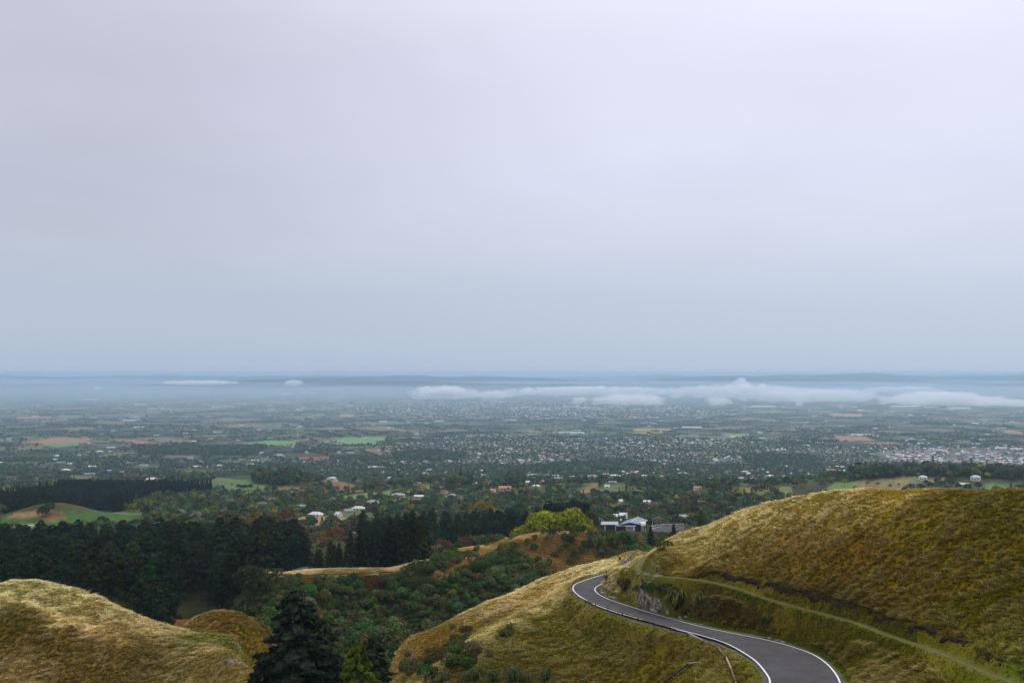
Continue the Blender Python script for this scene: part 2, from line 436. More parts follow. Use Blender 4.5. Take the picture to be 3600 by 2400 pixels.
_cx, _cy = _warp(CP[:, 0], CP[:, 1]); _n = len(CP)
_A = np.zeros((_n + 3, _n + 3)); _A[:_n, :_n] = _tps((_cx[:, None] - _cx) ** 2 + (_cy[:, None] - _cy) ** 2) + np.eye(_n) * 2e-6
_A[:_n, _n:] = np.c_[np.ones(_n), _cx, _cy]; _A[_n:, :_n] = _A[:_n, _n:].T
_S = np.linalg.solve(_A, np.r_[CP[:, 2] - CZ, 0, 0, 0])


def tps_z(x, y):
    wx, wy = _warp(np.ravel(x), np.ravel(y)); out = np.empty(len(wx))
    for i in range(0, len(wx), 20000):
        a, b = wx[i:i + 20000], wy[i:i + 20000]
        K = _tps((a[:, None] - _cx) ** 2 + (b[:, None] - _cy) ** 2)
        out[i:i + 20000] = K @ _S[:_n] + _S[_n] + _S[_n + 1] * a + _S[_n + 2] * b
    return (out + CZ).reshape(np.shape(x))


BASE_Y = [0, 600, 720, 1100, 1700, 2300, 3000, 3600, 60000]
BASE_D = [100, 108, 115, 147, 198, 247, 291, 300, 300]
BUMPS = [  # px, py-ish depth, radius x, radius y, height : knolls seen in the middle distance
    (330, 840, 55, 45, 9), (90, 830, 40, 35, 7), (210, 860, 30, 30, 8), (90, 1330, 90, 70, 12), (850, 1620, 120, 110, 20), (700, 1750, 80, 90, 14), (1150, 1640, 90, 70, 18), (1500, 1560, 80, 60, 14),
    (3050, 1480, 150, 90, 26), (2830, 1350, 110, 80, 16), (3520, 1440, 110, 90, 20), (2560, 1330, 100, 80, 14), (2150, 1560, 140, 90, 16), (420, 2050, 120, 90, 12), (620, 2250, 140, 100, 12), (1950, 1850, 150, 100, 10), (560, 1950, 90, 80, 10), (2300, 1150, 120, 90, 10)]


def base_z(x, y):
    d = np.interp(y, BASE_Y, BASE_D)
    amp = 13 * smooth(750, 1100, y) * (1 - smooth(2500, 3400, y))
    z = CZ - d + amp * (fbm(x / 310 + 5, y / 310 + 2, 4) - 0.5) * 2
    for px, dy, rx, ry, h in BUMPS:
        bx = (px - 1800) / FPX * dy; z = z + h * np.exp(-((x - bx) / rx) ** 2 - ((y - dy) / ry) ** 2)
    # ranges beyond the plain
    f = smooth(15500, 19000, y)
    rid = fbm(x / 3600 + 3.1, y / 5200 + 1.7, 5); z = z + f * (40 + 330 * np.clip(rid - 0.34, 0, 1) + 40 * smooth(19000, 30000, y))
    f2 = smooth(23000, 28000, y) * smooth(-500, 9000, x)
    z = z + f2 * 150 * np.clip(fbm(x / 4200 + 8.1, y / 6000 + 4.4, 4) - 0.30, 0, 1)
    return z


def dist_line(x, y, A):
    """distance to polyline A in plan, index of the nearest sample, side"""
    x = np.ravel(x); y = np.ravel(y); best = np.full(len(x), 1e9); idx = np.zeros(len(x), int)
    for i in range(len(A)):
        d = (x - A[i, 0]) ** 2 + (y - A[i, 1]) ** 2; m = d < best; best[m] = d[m]; idx[m] = i
    T = np.gradient(A[:, :2], axis=0); s = T[idx, 0] * (y - A[idx, 1]) - T[idx, 1] * (x - A[idx, 0])
    L_ = np.linalg.norm(T[idx], axis=1) + 1e-9
    return np.abs(s) / L_ * (best < 1e8), np.sqrt(best), idx, s


CeD = spline(Ce[::2], 6); HwD = np.interp(np.linspace(0, 1, len(CeD)), np.linspace(0, 1, len(Hw)), Hw)
TRD = spline(TRKs[::2], 8)


def land_z(x, y):
    shp = np.shape(x); x = np.ravel(np.asarray(x, float)); y = np.ravel(np.asarray(y, float))
    z = base_z(x, y); w = 1 - smooth(640, 860, y)
    near = w > 0
    if near.any(): z[near] = z[near] * (1 - w[near]) + tps_z(x[near], y[near]) * w[near]
    # small undulation, hummocks and sheep tracks on the grass
    m = (y < 330) & (y > 60)
    if m.any():
        a, b = x[m], y[m]
        z[m] += (fbm(a / 9, b / 9, 3) - 0.5) * 1.0 + (fbm(a / 2.2 + 31, b / 2.2, 3) - 0.5) * 0.45
    m = (y >= 300) & (y < 3000)
    if m.any(): z[m] += (fbm(x[m] / 14, y[m] / 14, 3) - 0.5) * 2.2
    # road bench
    m = (y > 52) & (y < 285) & (x > 0) & (x < 75)
    if m.any():
        i = np.where(m)[0]; _, r, k, s = dist_line(x[i], y[i], CeD); e = r - HwD[k]
        inner = s < 0
        bench = CeD[k, 2] - 0.12
        run = np.where(inner, 3.3, 2.2); q_ = np.clip((e - np.where(inner, 0.9, 1.2)) / run, 0, 1)
        ww = 1 - np.where(inner, 0.6 * q_ + 0.4 * smooth(0, 1, q_), smooth(0, 1, q_))
        ok = ~((y[i] > 225) & (r > 9)); ww = ww * ok
        z[i] = z[i] * (1 - ww) + bench * ww
    # track bench with a worn scarp on its upper side
    m = (y > 90) & (y < 230) & (x > 20)
    if m.any():
        i = np.where(m)[0]; _, r, k, s = dist_line(x[i], y[i], TRD); up = np.where(s < 0, -1, 1)
        ww = 1 - smooth(0.7, 1.5, r); z[i] = z[i] * (1 - ww) + (TRD[k, 2] - 0.15) * ww
    return z.reshape(shp)


# ------------------------------------------------------------------ ground sheets
NEAR_Y = np.r_[np.arange(-45, 54, 3.0), np.arange(54, 90, 1.2), np.arange(90, 285, 0.56), np.arange(285, 332, 1.2)]
FAR_Y = np.r_[320.0, 320 * np.exp(np.arange(1, 560) * 0.0088)]
FAR_Y = FAR_Y[FAR_Y < 43000]
T_NEAR = np.linspace(-0.62, 0.62, 800)
T_FAR = np.linspace(-0.72, 0.72, 640)


class Sheet:
    def __init__(s, rows, ts, lower_first=0.0):
        s.rows, s.ts = rows, ts
        s.Y = np.repeat(rows[:, None], len(ts), 1); s.X = ts[None, :] * (s.Y + 70)
        s.Z = land_z(s.X, s.Y)
        if lower_first: s.Z = s.Z - lower_first * (1 - smooth(rows[0], rows[0] + 12, s.Y))

    def z(s, x, y):
        x = np.asarray(x, float); y = np.asarray(y, float)
        r = np.interp(y, s.rows, np.arange(len(s.rows))); t = np.interp(x / (y + 70), s.ts, np.arange(len(s.ts)))
        i = np.clip(r.astype(int), 0, len(s.rows) - 2); j = np.clip(t.astype(int), 0, len(s.ts) - 2); a = r - i; b = t - j
        Z = s.Z
        return (Z[i, j] * (1 - a) + Z[i + 1, j] * a) * (1 - b) + (Z[i, j + 1] * (1 - a) + Z[i + 1, j + 1] * a) * b

    def mesh(s, name, m, cover):
        nr, nc = s.X.shape; V = np.c_[s.X.ravel(), s.Y.ravel(), s.Z.ravel()]
        i = np.arange(nr * nc).reshape(nr, nc)
        Fc = np.c_[i[:-1, :-1].ravel(), i[:-1, 1:].ravel(), i[1:, 1:].ravel(), i[1:, :-1].ravel()]
        me = mesh_np(name, V, Fc, [m], True)
        at = me.attributes.new('cover', 'FLOAT_COLOR', 'POINT')
        at.data.foreach_set('color', np.c_[cover.reshape(-1, 3), np.ones(nr * nc)].astype(np.float32).ravel())
        return new_obj(name, me)


near = Sheet(NEAR_Y, T_NEAR); far = Sheet(FAR_Y, T_FAR, 0.5)


def ground(x, y):
    x = np.asarray(x, float); y = np.asarray(y, float)
    return np.where(y < 325, near.z(x, y), far.z(x, y))


def cast(px, py, dmin=90, dmax=30000):
    """where the sight line of a photograph pixel meets the ground"""
    u, w = ray(px, py); Y = np.exp(np.linspace(math.log(dmin), math.log(dmax), 4000))
    h = ground(float(u) * Y, Y) - (CZ + float(w) * Y); k = np.where(h >= 0)[0]
    k = k[0] if len(k) else len(Y) - 1
    return np.array((float(u) * Y[k], Y[k], float(ground(float(u) * Y[k], Y[k]))))
# ------------------------------------------------------------------ ground cover (colour of soil, turf and crops)
KG = 1 / 0.98
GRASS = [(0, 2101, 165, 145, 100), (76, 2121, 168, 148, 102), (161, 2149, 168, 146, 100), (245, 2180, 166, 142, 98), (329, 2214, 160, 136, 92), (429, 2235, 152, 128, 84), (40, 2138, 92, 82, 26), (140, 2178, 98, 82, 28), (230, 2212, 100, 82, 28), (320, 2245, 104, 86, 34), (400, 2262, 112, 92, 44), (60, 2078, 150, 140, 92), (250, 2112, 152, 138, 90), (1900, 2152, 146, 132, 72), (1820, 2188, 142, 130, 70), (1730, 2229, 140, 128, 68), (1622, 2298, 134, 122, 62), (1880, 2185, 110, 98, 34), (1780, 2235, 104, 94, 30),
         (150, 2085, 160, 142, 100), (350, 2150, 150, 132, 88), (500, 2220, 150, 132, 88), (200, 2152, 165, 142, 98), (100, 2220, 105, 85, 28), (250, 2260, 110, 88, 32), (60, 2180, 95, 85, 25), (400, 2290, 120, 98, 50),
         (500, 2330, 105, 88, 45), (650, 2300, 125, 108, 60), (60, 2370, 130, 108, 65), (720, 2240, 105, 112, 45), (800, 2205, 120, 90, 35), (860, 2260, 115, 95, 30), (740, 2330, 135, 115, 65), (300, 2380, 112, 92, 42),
         (2100, 1990, 150, 132, 85), (1850, 2085, 150, 125, 70), (1650, 2175, 140, 115, 60), (1500, 2245, 130, 105, 50), (1420, 2320, 135, 110, 55), (1700, 2210, 115, 95, 30), (1600, 2270, 105, 88, 20), (1850, 2165, 120, 95, 30),
         (2000, 2130, 118, 104, 44), (2000, 2068, 140, 122, 70), (1750, 2240, 132, 122, 62), (1900, 2250, 105, 95, 25), (2100, 2250, 100, 95, 20), (2300, 2320, 108, 95, 25), (2500, 2350, 115, 105, 40), (1800, 2350, 95, 85, 25),
         (1600, 2380, 90, 82, 28), (2100, 2380, 105, 92, 25), (2250, 2230, 115, 100, 40), (2150, 2005, 150, 135, 80), (2200, 2010, 145, 128, 75), (2300, 2060, 110, 90, 40), (2400, 2000, 140, 120, 55), (2300, 1975, 145, 130, 75),
         (2450, 1900, 150, 132, 75), (2600, 1850, 150, 130, 70), (2600, 1950, 130, 105, 45), (2750, 1800, 150, 130, 70), (2800, 1900, 135, 105, 48), (2900, 1780, 150, 128, 65), (3000, 1950, 120, 90, 25), (3100, 1780, 145, 125, 50),
         (3300, 1800, 120, 105, 25), (3450, 1800, 105, 95, 20), (3400, 1950, 105, 90, 15), (3200, 2050, 105, 85, 10), (3500, 2150, 95, 85, 10), (2900, 2050, 105, 88, 12), (3300, 2200, 95, 85, 12), (3000, 2120, 105, 90, 20),
         (2700, 2030, 110, 92, 20), (2850, 2200, 100, 80, 20), (3000, 2280, 95, 80, 15), (3200, 2350, 115, 102, 35), (2600, 2150, 105, 88, 30), (2450, 2120, 95, 80, 30), (3500, 2300, 105, 98, 25), (3550, 2390, 90, 100, 15), (2950, 2350, 105, 100, 30)]
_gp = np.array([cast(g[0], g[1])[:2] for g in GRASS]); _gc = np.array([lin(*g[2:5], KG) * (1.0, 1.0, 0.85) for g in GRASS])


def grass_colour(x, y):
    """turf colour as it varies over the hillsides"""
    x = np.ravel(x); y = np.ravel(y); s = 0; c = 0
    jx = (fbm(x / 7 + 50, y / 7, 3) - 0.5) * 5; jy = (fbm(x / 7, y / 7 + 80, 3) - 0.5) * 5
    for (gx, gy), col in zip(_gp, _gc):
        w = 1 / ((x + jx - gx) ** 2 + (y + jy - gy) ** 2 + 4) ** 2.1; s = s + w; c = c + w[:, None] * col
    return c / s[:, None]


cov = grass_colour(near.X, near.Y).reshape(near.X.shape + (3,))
nx, ny = near.X, near.Y
pt = fbm(nx / 3.0, ny / 3.0, 4)[..., None]
cov = cov * (0.8 + 0.4 * pt)
gm = smooth(0.52, 0.7, fbm(nx / 11 + 9, ny / 11 + 40, 3))[..., None]
cov = cov * (1 - 0.3 * gm) + lin(82, 84, 22, KG) * 0.3 * gm
vx, vy = np.gradient(near.Z, axis=0) / np.gradient(near.Y, axis=0), np.gradient(near.Z, axis=1) / np.gradient(near.X, axis=1)
SL = np.sqrt(vx ** 2 + vy ** 2)
# valley floor: turf blends to a darker olive brown as the ground drops
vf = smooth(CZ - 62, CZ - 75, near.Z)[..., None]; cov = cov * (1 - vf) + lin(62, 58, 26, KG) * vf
_m = ((ny > 55) & (ny < 285) & (nx > 0) & (nx < 75)).ravel()
_i = np.where(_m)[0]; _, r_, k_, s_ = dist_line(nx.ravel()[_i], ny.ravel()[_i], CeD); e_ = r_ - HwD[k_]
inn = s_ < 0
c2 = cov.reshape(-1, 3)
x_i, y_i = nx.ravel()[_i], ny.ravel()[_i]
# gravel shoulder, green verge, rock in the cutting
w = (1 - smooth(0.5, 1.0, e_))[:, None]; c2[_i] = c2[_i] * (1 - w) + lin(92, 88, 82, KG) * w
w = (smooth(0.35, 0.8, e_) * (1 - smooth(1.2, 1.9, e_)) * np.where(inn, 0.85, 0.5))[:, None]; c2[_i] = c2[_i] * (1 - w) + lin(74, 86, 16, KG) * w
slp = SL.ravel()[_i]
# clay nose of the cutting at the bend
cl = inn * smooth(1.0, 1.6, e_) * (1 - smooth(3.0, 4.0, e_)) * smooth(203, 206, y_i) * (1 - smooth(214, 219, y_i))
w = (cl * 0.8)[:, None]; c2[_i] = c2[_i] * (1 - w) + lin(190, 160, 100, KG) * w
_m = ((ny > 88) & (ny < 232) & (nx > 20)).ravel(); _i = np.where(_m)[0]
_, r_, k_, s_ = dist_line(nx.ravel()[_i], ny.ravel()[_i], TRD)
w = ((1 - smooth(0.7, 1.3, r_)) * 0.7)[:, None]; c2[_i] = c2[_i] * (1 - w) + lin(92, 100, 32, KG) * w
w = ((1 - smooth(0.25, 0.5, r_)) * 0.45)[:, None]; c2[_i] = c2[_i] * (1 - w) + lin(100, 92, 56, KG) * w
cov = c2.reshape(cov.shape)
# bare rock and scree patches on the left hill and below the flax
for px, py, rr in [(640, 2340, 3.5), (560, 2330, 2.5), (820, 2318, 2.2), (380, 2300, 1.5), (1500, 2390, 4), (1450, 2380, 3), (2290, 1948, 3.2), (2340, 1935, 2.5)]:
    q = cast(px, py); g = np.exp(-((nx - q[0]) ** 2 + (ny - q[1]) ** 2) / rr ** 2) * smooth(0.40, 0.55, fbm(nx / 1.3, ny / 1.3, 4))
    cov = cov * (1 - g[..., None]) + lin(104, 94, 86, KG) * (0.5 + fbm(nx / 0.6, ny / 0.6, 3))[..., None] * g[..., None]

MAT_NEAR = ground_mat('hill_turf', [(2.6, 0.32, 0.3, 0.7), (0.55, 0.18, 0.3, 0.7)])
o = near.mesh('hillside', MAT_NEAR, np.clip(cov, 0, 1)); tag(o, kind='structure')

# --- far cover
fx, fy = far.X, far.Y
fpx, fpy = to_px(fx, fy, far.Z)
base = np.zeros(fx.shape + (3,)) + lin(70, 70, 42, KG)
nn = fbm(fx / 60, fy / 60, 4)[..., None]; base = base * (0.55 + 0.9 * nn)
g = smooth(0.45, 0.62, fbm(fx / 170 + 4, fy / 170 + 8, 4))[..., None] * smooth(760, 900, fy)[..., None]
base = base * (1 - g) + lin(92, 104, 66, KG) * g
# plain: a patchwork of orchards, paddocks and bare ground
ang = math.radians(24); ru = fx * math.cos(ang) + fy * math.sin(ang); rv = -fx * math.sin(ang) + fy * math.cos(ang)
row = np.floor(rv / 210).astype(int); wd = 150 + 170 * _pt[row & 255, 11]; cellx = np.floor(ru / wd + 9 * _pt[row & 255, 5]).astype(int)
h1 = _pt[cellx & 255, row & 255]; h2 = _pt[(cellx + 77) & 255, (row + 31) & 255]
pal = np.array([lin(54, 64, 48), lin(60, 72, 52), lin(50, 58, 46), lin(68, 78, 56), lin(80, 92, 66), lin(60, 66, 52), lin(74, 84, 62), lin(96, 110, 78), lin(112, 102, 84), lin(98, 98, 78)]) * KG
fld = pal[(h1 * len(pal)).astype(int)] * (0.8 + 0.4 * h2[..., None])
fld = fld * (0.85 + 0.3 * fbm(fx / 40, fy / 40, 2)[..., None])
w = smooth(2700, 3500, fy + 500 * (fbm(fx / 700, fy / 700, 3) - 0.5))[..., None]; base = base * (1 - w) + fld * w
w = smooth(15000, 17500, fy)[..., None]; base = base * (1 - w) + (lin(58, 70, 66, KG) * (0.6 + 0.6 * fbm(fx / 900, fy / 900, 3)[..., None])) * w
# forest floor and bluff
w = ((1 - smooth(650, 760, fy)) * 1.0)[..., None]; base = base * (1 - w) + lin(50, 52, 22, KG) * (0.6 + 0.8 * fbm(fx / 12, fy / 12, 3)[..., None]) * w
TOWN = [  # built-up ground
    [(1330, 1585), (1500, 1545), (1700, 1525), (1990, 1545), (2300, 1535), (2650, 1555), (2900, 1575), (3250, 1560), (3600, 1570), (3600, 1640), (3300, 1640), (2900, 1655), (2500, 1660), (2150, 1650), (1800, 1655), (1500, 1640)],
    [(1150, 1440), (1400, 1420), (1700, 1405), (2100, 1415), (2500, 1430), (2560, 1455), (2300, 1470), (1900, 1472), (1500, 1470)]]
for poly in TOWN:
    m = inpoly(fpx, fpy, poly) & (fy > 2500); tw = lin(96, 98, 88, KG) * (0.6 + 0.8 * fbm(fx / 55, fy / 25, 3)[..., None]); base[m] = base[m] * 0.35 + tw[m] * 0.65
PATCH = [  # (dmin, dmax, polygon, colour, mottling): paddocks, fields and bare slopes picked out in the photograph
    (380, 430, [(870, 2037), (980, 2022), (1180, 2020), (1400, 2010), (1520, 1975), (1520, 1960), (1300, 1996), (1080, 2003), (860, 2020)], (168, 150, 108), .35),
    (380, 480, [(1540, 2030), (1620, 1995), (1700, 1950), (1790, 1905), (1780, 1890), (1690, 1925), (1600, 1975), (1530, 2010)], (150, 126, 80), .4),
    (420, 500, [(1500, 1985), (1600, 1948), (1720, 1925), (1710, 1915), (1590, 1935), (1490, 1968)], (148, 124, 78), .4),
    (440, 520, [(1770, 1912), (1830, 1888), (1900, 1880), (2080, 1876), (2180, 1900), (2230, 1985), (2050, 2010), (1900, 2010), (1830, 1960)], (132, 108, 58), .5),
    (460, 520, [(1780, 1908), (1830, 1884), (1900, 1872), (2080, 1868), (2090, 1884), (1900, 1890), (1830, 1900)], (156, 132, 84), .3),
    (370, 420, [(1230, 2025), (1330, 2022), (1360, 2090), (1290, 2110)], (92, 78, 34), .6), (370, 420, [(1060, 2030), (1110, 2030), (1120, 2090), (1080, 2090)], (104, 84, 44), .5),
    (340, 420, [(590, 2200), (640, 2110), (740, 2100), (740, 2200)], (132, 84, 38), .4),
    (700, 1000, [(0, 1822), (60, 1800), (170, 1788), (280, 1800), (340, 1788), (420, 1795), (500, 1800), (520, 1850), (300, 1860), (200, 1900), (0, 1920)], (64, 92, 44), .35),
    (700, 1000, [(10, 1822), (60, 1800), (170, 1790), (190, 1800), (150, 1815), (60, 1825)], (128, 102, 72), .4), (700, 1000, [(140, 1824), (180, 1800), (215, 1800), (235, 1822), (180, 1830)], (112, 86, 58), .4),
    (700, 1000, [(0, 1860), (80, 1845), (150, 1836), (150, 1841), (80, 1851), (0, 1866)], (170, 160, 140), .2), (650, 1000, [(0, 1870), (60, 1862), (60, 1900), (0, 1910)], (104, 78, 40), .4),
    (1100, 1700, [(0, 1735), (60, 1728), (145, 1738), (90, 1760), (0, 1770)], (98, 88, 60), .3), (1200, 2000, [(0, 1708), (70, 1708), (80, 1722), (0, 1735)], (90, 96, 62), .3),
    (1200, 2500, [(170, 1690), (200, 1700), (190, 1710), (170, 1703)], (134, 116, 96), .3),
    (1200, 2600, [(245, 1675), (330, 1672), (360, 1683), (300, 1700), (250, 1692)], (104, 96, 66), .3), (1500, 2600, [(395, 1650), (470, 1640), (565, 1635), (560, 1650), (480, 1655)], (96, 98, 66), .3),
    (1600, 2800, [(540, 1600), (620, 1592), (690, 1595), (690, 1612), (600, 1606)], (132, 122, 84), .25), (1600, 2800, [(600, 1652), (690, 1645), (760, 1655), (700, 1665), (620, 1665)], (112, 112, 76), .3),
    (1200, 2200, [(740, 1722), (800, 1680), (880, 1675), (950, 1700), (945, 1730), (860, 1738)], (92, 112, 66), .3), (1200, 2200, [(960, 1710), (1080, 1708), (1080, 1732), (980, 1735)], (112, 106, 68), .3),
    (1200, 2200, [(1125, 1682), (1200, 1682), (1255, 1708), (1290, 1728), (1210, 1730), (1160, 1712)], (116, 92, 70), .45), (1100, 2200, [(1200, 1742), (1300, 1730), (1470, 1720), (1570, 1708), (1480, 1728), (1320, 1755), (1210, 1765)], (98, 122, 72), .25),
    (1200, 2200, [(1480, 1715), (1500, 1700), (1560, 1705), (1555, 1716)], (92, 122, 68), .3), (750, 1400, [(1030, 1815), (1150, 1815), (1230, 1820), (1320, 1812), (1320, 1845), (1050, 1845)], (146, 122, 86), .3),
    (1000, 2000, [(2020, 1730), (2080, 1700), (2110, 1700), (2090, 1735), (2040, 1745)], (124, 106, 72), .4), (1000, 2000, [(1930, 1708), (2020, 1705), (2060, 1712), (1950, 1722)], (86, 92, 60), .3),
    (1000, 2200, [(2880, 1725), (2940, 1695), (3030, 1690), (3040, 1725), (2960, 1740)], (94, 118, 66), .3), (1000, 2200, [(3000, 1690), (3060, 1682), (3190, 1673), (3330, 1680), (3330, 1690), (3200, 1700), (3190, 1735), (3030, 1735)], (122, 112, 76), .35),
    (900, 2200, [(3460, 1698), (3500, 1702), (3570, 1732), (3460, 1740)], (96, 122, 70), .3), (900, 2000, [(2620, 1730), (2680, 1712), (2780, 1710), (2790, 1740), (2680, 1755)], (104, 108, 62), .35), (900, 2000, [(2540, 1735), (2620, 1705), (2660, 1720), (2600, 1760)], (112, 104, 66), .4),
    (2800, 5200, [(40, 1562), (200, 1537), (360, 1542), (300, 1553), (100, 1564)], (142, 112, 86), .15), (2800, 5200, [(385, 1545), (470, 1543), (565, 1558), (480, 1562)], (136, 108, 82), .15), (2800, 5200, [(470, 1540), (590, 1537), (700, 1552), (600, 1558)], (112, 104, 82), .2),
    (2800, 5200, [(120, 1560), (270, 1553), (300, 1562), (200, 1572)], (98, 126, 84), .15), (2800, 5200, [(820, 1562), (940, 1548), (1060, 1550), (1030, 1568)], (104, 136, 92), .15), (2800, 5200, [(1110, 1555), (1200, 1539), (1280, 1540), (1280, 1558)], (96, 134, 88), .12),
    (2800, 5200, [(1200, 1540), (1360, 1537), (1350, 1552), (1290, 1565), (1200, 1562)], (100, 140, 90), .12), (3000, 6000, [(1790, 1543), (1870, 1539), (1865, 1552), (1810, 1552)], (96, 136, 86), .12), (3000, 6500, [(2220, 1507), (2360, 1506), (2360, 1513), (2230, 1515)], (150, 134, 92), .12),
    (3000, 6500, [(2230, 1518), (2330, 1518), (2320, 1525), (2230, 1526)], (142, 138, 92), .12), (3000, 6500, [(2920, 1530), (3040, 1535), (3080, 1548), (2950, 1550)], (146, 112, 86), .12), (3000, 6500, [(3040, 1553), (3160, 1556), (3150, 1562), (3050, 1562)], (140, 110, 86), .12),
    (3000, 6500, [(3470, 1510), (3560, 1512), (3600, 1520), (3600, 1526), (3500, 1518)], (150, 118, 92), .12), (3000, 6500, [(2540, 1523), (2630, 1525), (2640, 1536), (2550, 1534)], (112, 138, 92), .12), (4000, 9000, [(2910, 1454), (3030, 1456), (3030, 1464), (2920, 1462)], (164, 132, 104), .12),
    (4000, 9000, [(60, 1465), (180, 1463), (180, 1470), (60, 1472)], (142, 118, 92), .12), (4000, 9000, [(1200, 1456), (1250, 1456), (1245, 1464), (1190, 1464)], (150, 124, 98), .12), (3000, 7000, [(3060, 1580), (3150, 1582), (3150, 1595), (3080, 1592)], (100, 134, 86), .12)]
for dmin, dmax, poly, c, mo in PATCH:
    jx = (fbm(fx / 9, fy / 9, 3) - 0.5) * 10 if dmax < 600 else 0
    m = inpoly(fpx + jx, fpy, poly) & (fy > dmin) & (fy < dmax)
    base[m] = (lin(*c, KG) * (1 - mo + 2 * mo * fbm(fx / 8, fy / 8, 4))[..., None])[m]
MAT_FAR = ground_mat('land_cover', [(0.12, 0.22, 0.3, 0.7), (0.9, 0.15, 0.3, 0.7)])
o = far.mesh('land', MAT_FAR, np.clip(base, 0, 1)); tag(o, kind='structure')

# ------------------------------------------------------------------ road, edge lines, track
def asphalt():
    m = mat('asphalt', (0.058, 0.056, 0.060), 0.9); nt = m.node_tree; b = nt.nodes['Principled BSDF']; N, Lk = nt.nodes.new, nt.links.new
    tc = N('ShaderNodeTexCoord'); cur = None
    rgb = N('ShaderNodeRGB'); rgb.outputs[0].default_value = (0.060, 0.057, 0.061, 1); cur = rgb.outputs[0]
    for sc, a in ((14.0, 0.25), (0.35, 0.22), (2.2, 0.12)):
        n = N('ShaderNodeTexNoise'); n.inputs['Scale'].default_value = sc; n.inputs['Detail'].default_value = 4; Lk(tc.outputs['Object'], n.inputs[0])
        r = N('ShaderNodeMapRange'); Lk(n.outputs[0], r.inputs[0]); r.inputs[1].default_value = .3; r.inputs[2].default_value = .7; r.inputs[3].default_value = 1 - a; r.inputs[4].default_value = 1 + a
        mu = N('ShaderNodeMixRGB'); mu.blend_type = 'MULTIPLY'; mu.inputs[0].default_value = 1; Lk(cur, mu.inputs[1]); Lk(r.outputs[0], mu.inputs[2]); cur = mu.outputs[0]
    Lk(cur, b.inputs['Base Color']); return m


def ribbon(name, A, B, m, dz=0.0, kind='structure', parent=None):
    n = len(A); V = np.vstack([A, B]).copy(); V[:, 2] += dz
    me = mesh_np(name, V, [(i, i + n, i + 1 + n, i + 1) for i in range(n - 1)], [m], True); o = new_obj(name, me, parent)
    if kind and parent is None: tag(o, kind=kind)
    return o


ASPH = asphalt(); PAINT = mat('road_paint', (0.78, 0.78, 0.76), 0.6, (3.0, 0.12))
un = (Ls - Rs) / np.linalg.norm(Ls - Rs, axis=1)[:, None]
wob = (fbm(np.arange(len(Ls)) * 0.37, np.zeros(len(Ls)), 3) - 0.5)[:, None] * 0.35
o_road = ribbon('road', Rs - un * (0.4 + wob), Ls + un * (0.38 + wob), ASPH, 0.03)
_e = int(np.argmax(Ls[:, 1] > 233))
ribbon('edge_line', (Ls - un * 0.10)[:_e], (Ls + un * 0.10)[:_e], PAINT, 0.036, parent=o_road).data.flip_normals()
ribbon('edge_line', (Rs - un * 0.10)[:_e], (Rs + un * 0.10)[:_e], PAINT, 0.036, parent=o_road).data.flip_normals()

EARTH = mat('worn_earth', lin(86, 76, 46, KG), 0.95, (3, 0.3))
tt = np.gradient(TRKs, axis=0); tn = np.c_[-tt[:, 1], tt[:, 0], np.zeros(len(tt))]; tn /= np.linalg.norm(tn, axis=1)[:, None]
for off in (0.42, -0.40):
    A_ = TRKs + tn * (off - 0.14 + 0.05 * np.sin(np.arange(len(TRKs)) * 1.7)[:, None]); B_ = TRKs + tn * (off + 0.14)
    A_[:, 2] = near.z(A_[:, 0], A_[:, 1]) + 0.02; B_[:, 2] = near.z(B_[:, 0], B_[:, 1]) + 0.02
    if off > 0: o_path = ribbon('path', B_, A_, EARTH)
    else: ribbon('wheel_rut', B_, A_, EARTH, parent=o_path)
# broken turf scarp on the uphill side of the track
SCARP = mat('bare_scarp_soil', lin(44, 34, 16, KG), 0.98, (2.5, 0.45))
up = tn * (1 if (near.z(*(TRKs + tn * 3)[:, :2].T) > near.z(*(TRKs - tn * 3)[:, :2].T)).mean() > 0.5 else -1)
T2 = spline(TRKs[60:], 5); U2 = spline(up[60:], 5); n2 = len(T2)
off = 0.85 + 0.7 * fbm(np.arange(n2) / 9.0, np.zeros(n2), 3) + 0.35 * fbm(np.arange(n2) / 3.0, np.ones(n2) * 7, 2)
hgt = 0.42 + 0.4 * fbm(np.arange(n2) / 5.0, np.ones(n2) * 3, 3)
hgt *= smooth(0.33, 0.5, fbm(np.arange(n2) / 16.0, np.ones(n2) * 13, 2)) * (1 - 0.75 * smooth(0.55, 0.9, np.arange(n2) / n2))
rows_ = []
for f_, h_ in ((0.0, -0.25), (0.12, 0.55), (0.10, 1.0), (0.55, 0.9), (1.1, -0.5)):
    q = T2 + U2 * (off[:, None] + f_ + 0.12 * RNG.standard_normal((n2, 1))); q[:, 2] = near.z(q[:, 0], q[:, 1]) + h_ * hgt * 0.8 - 0.03; rows_.append(q)
V = np.vstack(rows_); Fq = []
for r in range(4):
    for i in range(n2 - 1): Fq.append((r * n2 + i, r * n2 + i + 1, (r + 1) * n2 + i + 1, (r + 1) * n2 + i))
o = new_obj('eroded_bank', mesh_np('eroded_bank', V, Fq, [SCARP], True)); tag(o, kind='structure')

